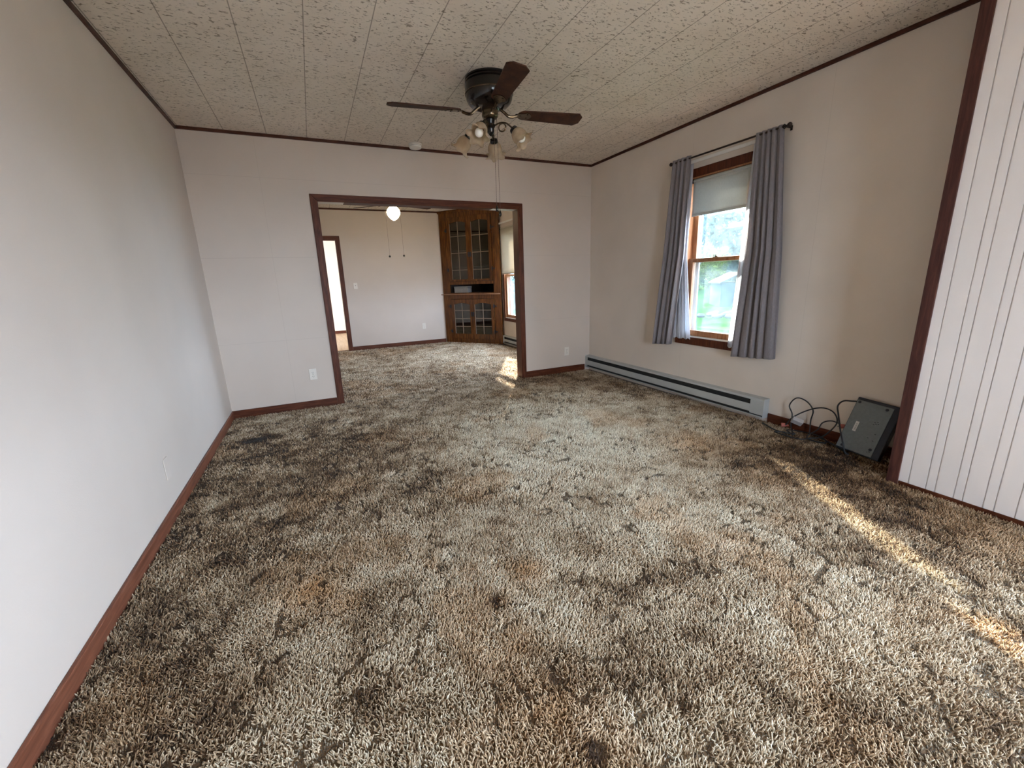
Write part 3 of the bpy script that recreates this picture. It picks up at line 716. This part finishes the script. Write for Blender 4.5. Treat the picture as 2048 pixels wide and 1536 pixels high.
def glazed_door(x0, x1, z0, z1, gx0, gx1, gz0, gz1, rows, hinge_left):
    yd0, yd1 = -.020, -.0003
    fz = lambda u, v, w: (u, w, v)
    arch = [(gx0+(gx1-gx0)*k/12, gz1-.030+.030*math.sin(PI*k/12)) for k in range(13)]
    b = MB()
    b.box(x0, gx0, yd0, yd1, z0, z1); b.box(gx1, x1, yd0, yd1, z0, z1); b.box(gx0, gx1, yd0, yd1, z0, gz0)
    b.prism(arch+[(gx1, z1), (gx0, z1)], fz, yd0, yd1)
    d = b.build('door', M_cab, cab)
    MB().box(gx0-.004, gx1+.004, -.009, -.006, gz0-.004, gz1-.002).build('glass_pane', M_cglass, d)
    b = MB(); gm = (gx0+gx1)/2
    b.box(gm-.006, gm+.006, -.018, -.010, gz0, gz1-.002)
    for r_ in rows: b.box(gx0, gx1, -.0175, -.0105, r_-.006, r_+.006)
    b.box(gx0, gx0+.006, -.021, -.0095, gz0, gz1-.03); 
    b.build('muntins', M_muntin, d)
    hx = x0-.004 if hinge_left else x1+.004; s = -1 if hinge_left else 1
    for hz in (z1-.24 if z1 > 1.5 else z1-.14, z0+.225 if z1 > 1.5 else z0+.155):
        b = MB(); b.box(hx-.016, hx+.016, -.026, -.0202, hz-.036, hz+.036); b.box(hx+s*.014, hx+s*.050, -.0062, -.0004, hz-.012*s*s, hz+.014); b.tube([(hx, -.028, hz-.036), (hx, -.028, hz+.036)], .006, 8)
        b.build('hinge', M_iron, d)
    lx = x1-.02 if hinge_left else x0+.02; lz = (z0+z1)/2-.1 if z1 > 1.5 else (z0+z1)/2+.1
    MB().box(lx-.018, lx+.018, -.028, -.0202, lz-.045, lz+.045).build('latch', M_iron, d, bevel=.003)
    return d
glazed_door(.176, .687, 1.236, 2.458, .258, .622, 1.275, 2.372, (2.10, 1.782, 1.456), True)
glazed_door(.690, 1.178, 1.236, 2.458, .748, 1.115, 1.275, 2.372, (2.10, 1.782, 1.456), False)
glazed_door(.176, .687, .078, .882, .255, .625, .182, .806, (.656, .494, .330), True)
glazed_door(.690, 1.178, .078, .882, .742, 1.115, .182, .806, (.664, .499, .338), False)
bx = empty('lidded_box', (0, 0, 0)); bw = cab.matrix_basis.copy()
bx.matrix_world = Matrix.Translation((2.475, 8.700, 0)) @ Matrix.Rotation(math.atan2(-1.03, .855), 4, 'Z') @ Matrix.Translation((.385, .15, 1.0095))
MB().box(-.16, .16, -.08, .08, 0, .088).build('box_body', simple('pale_grey_board', (.26, .24, .22), .5), bx, bevel=.004)
MB().box(-.165, .165, -.085, .085, .089, .128).build('box_lid', simple('grey_board_lid', (.20, .19, .18), .5), bx, bevel=.004)
tag(bx, 'pale grey lidded box in the open niche of the corner cabinet', 'box')

# ------------------------------------------------------------------ electronics box leaning on the wall, cables
br = Vector((3.192, 1.348, .018)); u_ = Vector((.002, .997, .073)).normalized(); v_ = Vector((.380, -.068, .922)); v_ = (v_-u_*v_.dot(u_)).normalized(); n_ = v_.cross(u_).normalized()
if n_.x > 0: n_ = -n_                                    # faces the room
tv = empty('electronics_box'); tv.matrix_world = Matrix(((u_.x, v_.x, n_.x, br.x), (u_.y, v_.y, n_.y, br.y), (u_.z, v_.z, n_.z, br.z), (0, 0, 0, 1)))
W_, H_ = .208, .354
tag(tv, 'grey metal-backed electronics box leaning on the wall in the right corner', 'electronics box')
MB().box(-.040, W_+.006, -.006, H_+.016, -.056, -.003).build('casing', M_tvcase, tv, bevel=.006)
MB().box(-.002, W_, .002, H_-.004, -.003, .0025).build('metal_plate', M_tvmetal, tv, bevel=.002)
for a_ in ((.003, W_-.006, H_-.030, H_-.012, .0026, .004), (.01, .10, .016, .020, .0026, .0038), (.012, W_-.02, .030, .032, .0026, .0036)):
    MB().box(*a_).build('pressed_rib', M_tvmetal, tv)
st = MB().box(.140, .160, .135, .205, .0026, .0032).build('label_sticker', M_sticker, tv)
b = MB()
for i in range(9): b.box(.1425+.0002*i, .154, .142+.006*i, .142+.006*i+(.002, .0035)[i % 2], .0033, .0036)
b.build('barcode', simple('grey_print', (.25, .25, .25), .7), st)
for (px, py) in ((.04, .225), (.052, .222), (.060, .230), (.046, .236), (.062, .214), (.03, .155), (.028, .11), (.06, .12), (.03, .03), (.045, .018), (.018, .035), (.165, .018)): MB().box(px-.004, px+.004, py-.0022, py+.0022, .0026, .0031).build('vent_slot', M_slot, tv)
for (px, py) in ((.03, .33), (.19, .335), (.175, .02), (.018, .05)):
    MB().lathe([(.009, .0026), (.009, .006), (.006, .008)], 14, Matrix.Translation((px, py, 0))).build('foot', M_tvcase, tv)
def cable(name, pts, r, label, n=12, mt=None):
    o = MB().tube(spline(pts, n), r, 8).build(name, mt or M_cable, smooth=True); return tag(o, label, 'cable')
fl = .006
pc = cable('power_cord', [(3.330, 1.500, .345), (3.325, 1.56, .335), (3.315, 1.612, .325), (3.30, 1.635, .285), (3.275, 1.61, .228), (3.20, 1.55, .16), (3.155, 1.50, .085), (3.150, 1.475, .02), (3.18, 1.47, fl), (3.26, 1.60, fl), (3.32, 1.72, fl)], .0052, None)
pc.parent = tv; pc.matrix_parent_inverse = tv.matrix_world.inverted()
del pc['category']
cable('looped_cord', [(3.33, 1.81, fl), (3.352, 1.827, .108), (3.35, 1.82, .192), (3.345, 1.872, .252), (3.34, 1.945, .262), (3.34, 1.992, .19), (3.335, 1.96, .125), (3.32, 1.95, .04), (3.28, 1.91, fl), (3.24, 1.87, fl), (3.20, 1.98, fl), (3.27, 2.149, fl)], .0048, 'black cord with a tall round loop standing against the wall beside the heater')
cable('looped_cord', [(3.312, 1.985, .03), (3.325, 1.95, .10), (3.33, 1.855, .183), (3.335, 1.76, .232), (3.335, 1.683, .226), (3.33, 1.641, .178), (3.32, 1.645, .12), (3.29, 1.70, .03), (3.25, 1.76, fl), (3.17, 1.79, fl), (3.16, 1.97, fl), (3.22, 1.93, fl)], .0048, 'black cord arching low between the power adapter and the electronics box')
cable('looped_cord', [(3.33, 1.617, .150), (3.335, 1.68, .152), (3.335, 1.735, .12), (3.32, 1.755, .06), (3.29, 1.80, fl), (3.22, 1.74, fl), (3.25, 1.65, fl), (3.31, 1.72, .02), (3.34, 1.86, fl), (3.28, 1.95, fl), (3.21, 1.86, fl)], .0045, 'black cord lying in the tangle in front of the baseboard')
def plug(loc, rz, label, mt=M_plug_red, ry=0):
    r = empty('power_plug', loc, rz); r.rotation_euler = (0, ry, rz)
    b = MB(); b.lathe([(.007, -.035), (.010, -.02), (.0155, -.008), (.017, .012), (.016, .016)], 14, Matrix.Rotation(math.radians(90), 4, 'Y')); b.build('plug_body', mt, r, smooth=True)
    b = MB(); b.box(.016, .032, -.009, -.005, -.001, .001); b.box(.016, .032, .005, .009, -.001, .001); b.build('prongs', M_brass, r)
    return tag(r, label, 'plug')
plug((3.322, 2.008, .022), 2.3, 'faded red plug on the carpet beside the grey power adapter')
plug((3.335, 1.600, .135), 2.0, 'faded red plug caught in the cables beside the electronics box', ry=.2)
ad = empty('power_adapter', (3.318, 1.905, .085)); ad.rotation_euler = (math.radians(25), math.radians(-35), math.radians(20))
MB().box(-.018, .018, -.038, .038, -.024, .024).build('adapter_body', M_adapter, ad, bevel=.005)
b = MB(); b.box(-.006, -.004, -.03, -.024, -.042, -.0245); b.box(.004, .006, -.03, -.024, -.042, -.0245); b.build('prongs', M_brass, ad)
tag(ad, 'grey plug-in power adapter lying on the pile of cables', 'power adapter')

# ------------------------------------------------------------------ shag carpet (sculptured pile) through both rooms
def vn(x, y, s):
    ix, iy = np.floor(x), np.floor(y); fx, fy = x-ix, y-iy
    fx = fx*fx*(3-2*fx); fy = fy*fy*(3-2*fy)
    h = lambda a, b_: np.modf(np.abs(np.sin(a*127.1+b_*311.7+s*74.7)*43758.5453))[0]
    return (h(ix, iy)*(1-fx)+h(ix+1, iy)*fx)*(1-fy)+(h(ix, iy+1)*(1-fx)+h(ix+1, iy+1)*fx)*fy
def fbm(x, y, s, o=4):
    t = 0; a = .5; n = 0
    for i in range(o): t = t+a*vn(x*2**i+i*17.3, y*2**i-i*9.1, s+i); n += a; a *= .5
    return t/n
def groove(x, y):
    wx = x+.10*(fbm(x*5, y*5, 3)-.5)+.05*(vn(x*24, y*24, 4)-.5); wy = y+.10*(fbm(x*5, y*5, 8)-.5)+.05*(vn(x*24, y*24, 9)-.5)
    cs = .118; gx, gy_ = wx/cs, wy/cs; ix, iy = np.floor(gx), np.floor(gy_)
    f1 = np.full(x.shape, 9.); f2 = np.full(x.shape, 9.)
    for dx in (-1, 0, 1):
        for dy in (-1, 0, 1):
            cx, cy = ix+dx, iy+dy
            jx = cx+.5+.85*(np.modf(np.abs(np.sin(cx*12.99+cy*78.23)*43758.5))[0]-.5); jy = cy+.5+.85*(np.modf(np.abs(np.sin(cx*39.3+cy*11.1)*24634.6))[0]-.5)
            d = np.hypot(gx-jx, gy_-jy); m_ = d < f1; f2 = np.where(m_, f1, np.minimum(f2, d)); f1 = np.where(m_, d, f1)
    e = (f2-f1)*cs
    brk = np.clip((fbm(x*5.5+4, y*5.5, 21, 3)-.43)*10, 0, 1)
    return np.clip(1.5-e/.0105, 0, 1)*brk
spots = [  # x, y, radius, lightness change, rust amount: soiling, stains, and floor light and shade painted into the dye
    (-.17, 1.74, .13, -.02, .75), (-.05, 1.62, .10, .10, .45), (2.47, 2.13, .24, .04, .55), (.69, 1.44, .09, -.10, .55), (.48, .86, .12, -.18, .5), (.50, 1.12, .08, -.16, .4),
    (.54, .70, .034, -1.1, 0), (.506, 1.345, .026, -1.1, 0), (-.56, 3.98, .07, -.75, 0), (-.65, 3.965, .05, -.6, 0),
    (-.3, 3.2, .95, -.27, .05), (.15, 3.55, .45, -.12, 0), (-.45, 2.35, .35, -.10, .08), (-.6, 1.35, .35, -.12, .08), (2.0, 2.6, .8, .36, 0), (1.5, 3.2, .8, .20, 0), (1.3, 2.0, .8, .10, 0), (1.6, 3.4, .6, .10, 0), (1.75, 1.05, .4, .14, 0), (2.2, 6.6, 1.1, .22, 0), (0.0, 1.45, .25, .08, 0), (-.77, 1.5, .15, -.12, 0),  # the broad lighter entries paint window light onto the pile
    (2.75, 4.5, .5, -.18, .15), (3.1, 3.2, .25, -.12, .1), (2.75, 1.3, .45, -.34, .2), (2.95, 1.7, .45, -.30, .15), (2.6, .75, .3, -.2, .15), (1.2, 4.3, .35, -.10, 0), (1.66, .5, .3, .05, .12)]  # darker entries by the panelled wall paint its shade onto the pile
STOPS = np.array([[0, .030, .018, .010], [.18, .078, .042, .021], [.38, .195, .118, .062], [.60, .390, .275, .165], [.80, .585, .465, .322], [1, .790, .695, .535]])
def dye(x, y, jit):
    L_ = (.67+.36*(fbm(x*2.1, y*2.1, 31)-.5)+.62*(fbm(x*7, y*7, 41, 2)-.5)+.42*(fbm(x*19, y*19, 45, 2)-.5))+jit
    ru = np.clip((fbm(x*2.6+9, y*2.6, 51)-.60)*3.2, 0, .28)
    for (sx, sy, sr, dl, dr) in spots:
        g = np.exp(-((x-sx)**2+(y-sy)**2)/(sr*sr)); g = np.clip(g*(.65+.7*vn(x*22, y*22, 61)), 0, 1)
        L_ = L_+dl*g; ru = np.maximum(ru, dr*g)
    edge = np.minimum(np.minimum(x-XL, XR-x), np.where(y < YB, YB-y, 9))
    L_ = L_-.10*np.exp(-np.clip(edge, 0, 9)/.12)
    L_ = np.where(L_ > .74, .74+.5*(L_-.74), L_); L_ = np.clip(L_, 0, 1)
    c = np.stack([np.interp(L_, STOPS[:, 0], STOPS[:, k]) for k in (1, 2, 3)], -1)
    rc = np.stack([.08+.50*L_, .03+.26*L_, .008+.09*L_], -1)
    return c*(1-ru[:, None])+rc*ru[:, None]
def scatter(x0, x1, y0, y1, s):
    nx, ny = int((x1-x0)/s), int((y1-y0)/s)
    gx, gy_ = np.meshgrid(x0+(np.arange(nx)+.5)*s, y0+(np.arange(ny)+.5)*s)
    x = gx.ravel()+rng.uniform(-.5, .5, gx.size)*s; y = gy_.ravel()+rng.uniform(-.5, .5, gx.size)*s
    return x, y, np.full(x.size, s)
def carpet():
    zones = [scatter(XL+.014, XP-.008, -.02, 2.0, .0066), scatter(XL+.014, XR-.016, 2.0, 3.2, .0088), scatter(XL+.014, XR-.05, 3.2, YB-.014, .0118),
             scatter(XL+.014, 3.31, YB-.014, YB2-.012, .017), scatter(XP-.008, XR-.016, YP+.014, 2.0, .0078), scatter(XL+.014, XP-.008, -.5, -.02, .012)]
    x = np.concatenate([z[0] for z in zones]); y = np.concatenate([z[1] for z in zones]); s = np.concatenate([z[2] for z in zones])
    k = ~((y > YB-.02) & (y < 4.95) & ((x < OL) | (x > OR_)))       # not inside the wall
    k &= ~((y > 1.14) & (y < 1.17) & (x > 2.98))
    cx, cy = x-2.475, y-8.70; k &= ~((cx*1.03+cy*.855)/1.339 > -.002)   # not under the corner cabinet
    x, y, s = x[k], y[k], s[k]; n = x.size
    g = groove(x, y)
    pit = np.zeros(n)
    for (sx, sy, sr, dl, dr) in spots:
        if dl < -.5: pit = np.maximum(pit, np.exp(-((x-sx)**2+(y-sy)**2)/(sr*sr)))
    h = (.0150+.0030*(fbm(x*7, y*7, 71, 2)-.5))*(1-.86*g)*(1-.8*pit)*rng.uniform(.82, 1.12, n)
    h *= np.where(s > .011, .9, 1)
    flow = 2*PI*fbm(x*2.3, y*2.3, 81, 2)*1.6+rng.normal(0, 1.7, n)
    lean = rng.uniform(.2, 1.0, n)*h*np.where(g > .3, .4, 1)
    dx, dy = np.cos(flow)*lean, np.sin(flow)*lean
    r = s*.40*rng.uniform(.75, 1.15, n); a0 = rng.uniform(0, 2*PI, n)
    V = np.empty((n, 6, 3), np.float32); zb = -.0160
    for i in range(3):
        a = a0+i*2*PI/3
        V[:, i, 0] = x+r*np.cos(a); V[:, i, 1] = y+r*np.sin(a); V[:, i, 2] = zb
        V[:, 3+i, 0] = x+dx+.62*r*np.cos(a); V[:, 3+i, 1] = y+dy+.62*r*np.sin(a); V[:, 3+i, 2] = zb+h*(1-.25*(lean/h)**2)
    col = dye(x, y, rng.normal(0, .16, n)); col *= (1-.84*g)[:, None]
    base = (np.arange(n)*6)[:, None]
    quads = np.array([[0, 1, 4, 3], [1, 2, 5, 4], [2, 0, 3, 5]]); tri = np.array([3, 4, 5])
    lv = np.concatenate([(base[:, :, None]+quads[None]).reshape(n, 12), base+tri[None]], 1)          # 15 loops per tuft
    # backing sheet
    bx, by = np.meshgrid(np.linspace(XL+.002, XR-.002, 44), np.linspace(YR+.01, YB2-.002, 110)); bx, by = bx.ravel(), by.ravel()
    nb = bx.size; bc = dye(bx, by, np.zeros(nb))*np.array([.30, .24, .18])
    BV = np.stack([bx, by, np.full(nb, -.0161)], -1).astype(np.float32)
    ii = (np.arange(109)[:, None]*44+np.arange(43)[None]).ravel()
    bq = np.stack([ii, ii+1, ii+45, ii+44], -1)+n*6
    verts = np.concatenate([V.reshape(-1, 3), BV]); loops = np.concatenate([lv.ravel(), bq.ravel()]).astype(np.int32)
    st_t = (np.arange(n)[:, None]*15+np.array([0, 4, 8, 12])[None]).ravel(); st_b = n*15+np.arange(len(bq))*4
    starts = np.concatenate([st_t, st_b]).astype(np.int32)
    me = bpy.data.meshes.new('carpet'); me.vertices.add(len(verts)); me.vertices.foreach_set('co', verts.ravel())
    me.loops.add(len(loops)); me.loops.foreach_set('vertex_index', loops)
    me.polygons.add(len(starts)); me.polygons.foreach_set('loop_start', starts)
    me.update(calc_edges=True); me.validate()
    at = me.attributes.new('dye', 'FLOAT_COLOR', 'POINT')
    shade = np.array([1., 1, 1, 1, 1, 1])
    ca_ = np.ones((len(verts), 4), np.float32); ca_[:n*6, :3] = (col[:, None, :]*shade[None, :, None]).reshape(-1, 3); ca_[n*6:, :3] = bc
    at.data.foreach_set('color', ca_.ravel())
    m, nt, N, L, b = mat('sculptured_shag_pile')
    an = N.new('ShaderNodeAttribute'); an.attribute_name = 'dye'; L.new(an.outputs['Color'], b.inputs['Base Color'])
    b.inputs['Roughness'].default_value = .85; b.inputs['Specular IOR Level'].default_value = .2; b.inputs['Sheen Weight'].default_value = .1
    me.materials.append(m)
    o = bpy.data.objects.new('carpet', me); C.objects.link(o)
    tag(o, 'worn brown and cream sculptured shag carpet covering both rooms', 'carpet', kind='stuff')
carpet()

# ------------------------------------------------------------------ the garden outside
GZ = -1.0
def plane(name, m, x0, x1, y0, y1, z):
    return MB().box(x0, x1, y0, y1, z-.1, z).build(name, m)
def grass_mat():
    m, nt, N, L, b = mat('mown_lawn')
    v = coords(N, L); n = N.new('ShaderNodeTexNoise'); n.inputs['Scale'].default_value = 1.1; n.inputs['Detail'].default_value = 8; L.new(v, n.inputs['Vector'])
    r = ramp(N, [(.3, (.010, .030, .008)), (.5, (.020, .050, .012)), (.7, (.045, .070, .022))]); L.new(n.outputs[0], r.inputs[0]); L.new(r.outputs[0], b.inputs['Base Color']); b.inputs['Roughness'].default_value = .9; b.inputs['Specular IOR Level'].default_value = 0
    return m
lw = plane('lawn', grass_mat(), 3.6, 90, 1.2, 90, GZ); lw3 = plane('bounce_ground_side', simple('dark_gravel', (.15, .145, .14), .9, 0, 0.05, scale=4), 3.2, 90, -60, 1.2, GZ); lw3['kind'] = 'structure'; lw['kind'] = 'structure'  # side ground is out of view, darkened to limit bounce on the ceiling
lw2 = plane('bounce_ground_rear', simple('weathered_concrete', (.26, .25, .24), .85, 0, 0.05, scale=3), -40, 3.2, -60, -2.6, GZ); lw2['kind'] = 'structure'  # rear ground out of view, grey so no green light bounces indoors
def leaves_mat(name, c0, c1):
    m, nt, N, L, b = mat(name); out = [n for n in N if n.type == 'OUTPUT_MATERIAL'][0]
    v = coords(N, L); n = N.new('ShaderNodeTexNoise'); n.inputs['Scale'].default_value = 2.0; n.inputs['Detail'].default_value = 3; L.new(v, n.inputs['Vector'])
    r = ramp(N, [(.35, c0), (.65, c1)]); L.new(n.outputs[0], r.inputs[0]); L.new(r.outputs[0], b.inputs['Base Color']); b.inputs['Roughness'].default_value = .8; b.inputs['Specular IOR Level'].default_value = 0.05
    t = N.new('ShaderNodeBsdfTranslucent'); L.new(r.outputs[0], t.inputs[0]); mx = N.new('ShaderNodeMixShader'); mx.inputs[0].default_value = .4
    L.new(b.outputs[0], mx.inputs[1]); L.new(t.outputs[0], mx.inputs[2]); L.new(mx.outputs[0], out.inputs[0]); return m
M_leaf = leaves_mat('blue_green_leaves', (.030, .055, .050), (.072, .105, .088))
M_leaf2 = leaves_mat('yellow_green_leaves', (.055, .085, .014), (.13, .145, .03))
M_bark = simple('grey_brown_bark', (.045, .038, .034), .9, 0, 0.05, var=.3, scale=8)
def tree(x, y, h, cr, base, nleaf, leaf, mt, label, seed, lean=(0, 0)):
    g = np.random.default_rng(seed); r = empty('tree', (x, y, GZ))
    b = MB(); top = Vector((lean[0], lean[1], h*.62))
    tr = spline([(0, 0, -.05), (lean[0]*.3, lean[1]*.3, h*.22), (lean[0]*.7+.1, lean[1]*.7, h*.42), top], 6)
    R0 = .035*h
    b.tube(tr, [R0*(1-.7*i/(len(tr)-1)) for i in range(len(tr))], 10)
    tips = []
    for k in range(7):
        i = int(len(tr)*(.35+.6*k/7)); p = tr[min(i, len(tr)-1)]; a = k*2.4+seed
        e = p+Vector((math.cos(a)*cr*.75, math.sin(a)*cr*.75, cr*(.25+.1*(k % 3)))); mid = (p+e)/2+Vector((0, 0, cr*.12))
        q = spline([p, mid, e], 5); b.tube(q, [R0*.35*(1-.8*j/(len(q)-1)) for j in range(len(q))], 7); tips.append(e)
    b.build('trunk', M_bark, r, smooth=True)
    cz = base+(h-base)/2
    # foliage: leaf quads gathered in clumps
    nc = 60; u = g.normal(size=(nc, 3)); u /= np.linalg.norm(u, axis=1)[:, None]; cc = u*(g.uniform(.35, 1, (nc, 1))**.6)*np.array([cr, cr, (h-base)/2])+np.array([lean[0], lean[1], cz])
    idx = g.integers(0, nc, nleaf); c = cc[idx]+g.normal(0, cr*.16, (nleaf, 3))
    d1 = g.normal(size=(nleaf, 3)); d1 /= np.linalg.norm(d1, axis=1)[:, None]; d2 = np.cross(d1, g.normal(size=(nleaf, 3))); d2 /= np.linalg.norm(d2, axis=1)[:, None]
    sz = leaf*g.uniform(.6, 1.3, (nleaf, 1)); V = np.stack([c-d1*sz, c+d2*sz*.5, c+d1*sz, c-d2*sz*.5], 1).reshape(-1, 3)
    F = np.arange(nleaf*4).reshape(-1, 4)
    me = bpy.data.meshes.new('foliage'); me.vertices.add(len(V)); me.vertices.foreach_set('co', V.astype(np.float32).ravel()); me.loops.add(nleaf*4); me.loops.foreach_set('vertex_index', F.astype(np.int32).ravel()); me.polygons.add(nleaf); me.polygons.foreach_set('loop_start', (np.arange(nleaf)*4).astype(np.int32)); me.update(calc_edges=True)
    me.materials.append(mt); o = bpy.data.objects.new('foliage', me); C.objects.link(o); o.parent = r
    return tag(r, label, 'tree', 'trees seen through the window')
tree(40.5, 31.5, 13.5, 5.0, 2.0, 6500, .34, M_leaf, 'big bluish-green tree behind the shed outside the window', 1)
tree(33.5, 28.7, 4.6, 1.7, .9, 3000, .15, M_leaf2, 'yellow-green bushy tree left of the shed outside the window', 2)
tree(49.0, 43.8, 9.5, 4.2, 1.2, 4500, .34, M_leaf, 'far rounded tree rising behind the yellow-green one outside the window', 3)
tree(32.0, 24.7, 10.0, 1.9, 4.4, 2200, .2, M_leaf, 'slender high-crowned tree with a leaning trunk above the shed roof', 6, lean=(1.2, -1.6))
tree(14.0, 29.0, 11.5, 5.0, 1.0, 4200, .3, M_leaf, 'tree filling the view through the dining room window', 5)
# shed
M_shed = simple('blue_grey_shed_paint', (.030, .048, .058), .7, 0, 0.05, var=.08, scale=6)
M_roof = simple('grey_shingle_roof', (.036, .036, .042), .85, 0, 0.05, var=.25, scale=14)
sh = empty('garden_shed', (26.6, 20.6, GZ), math.radians(52))
MB().box(-1.6, 1.6, -1.2, 1.2, 0, 1.55).build('walls', M_shed, sh)
b = MB(); b.prism([(-1.35, 1.5), (0, 2.15), (1.35, 1.5), (1.35, 1.58), (0, 2.23), (-1.35, 1.58)], lambda u, v, w: (w, u, v), -1.8, 1.8); b.build('roof', M_roof, sh)
MB().box(-.6, .3, -1.24, -1.201, 0, 1.35).build('door', M_vinyl, sh)
tag(sh, 'small blue-grey garden shed with a grey roof on the lawn outside the window', 'shed')
# lumber and stone piles
for i in range(9):
    a = random.uniform(0, 6); rx, ry = 18.8+.75*(i % 3)-.3*(i//3)+random.uniform(-.08, .08), 14.6+.6*(i//3)+.2*(i % 3)+random.uniform(-.08, .08)
    b = MB().ball((0, 0, 0), .22, (1.2, .9, .6), 8); o = b.build('garden_rock', simple('pale_rock', (.075, .075, .08), .9, 0, 0.05), smooth=True)
    for vv in o.data.vertices: vv.co *= 1+.2*math.sin(vv.co.x*20+i)*math.cos(vv.co.y*17+i)
    o.location = (rx, ry, GZ+.08); o.rotation_euler = (0, 0, a)
    tag(o, 'pale rock in the loose heap on the lawn outside the window', 'rock', 'rocks heaped on the lawn')
# neighbouring house, its roof corner shows beside the right curtain
nh = empty('neighbour_house', (22.0, 9.5, GZ))
MB().box(-2.2, 5.5, -4, 2.6, 0, 4.0).build('walls', simple('pale_blue_siding', (.10, .13, .15), .7, 0, 0.05, var=.05), nh)
b = MB(); zc_ = 4.15; V = [b.bm.verts.new(p) for p in ((-4.7, -5.0, zc_), (6.5, -5.0, zc_), (6.5, 4.6, zc_), (-4.7, 4.6, zc_), (-.6, -.2, 6.9), (2.4, -.2, 6.9))]
for f in ((0, 1, 5, 4), (1, 2, 5), (2, 3, 4, 5), (3, 0, 4), (3, 2, 1, 0)): b.bm.faces.new([V[i] for i in f])
b.build('roof', M_roof, nh)
MB().box(-4.5, -4.36, -4.7, -4.56, 0, zc_).build('porch_post', M_vinyl, nh)
tag(nh, 'neighbouring house with a grey hipped roof beyond the lawn', 'house')
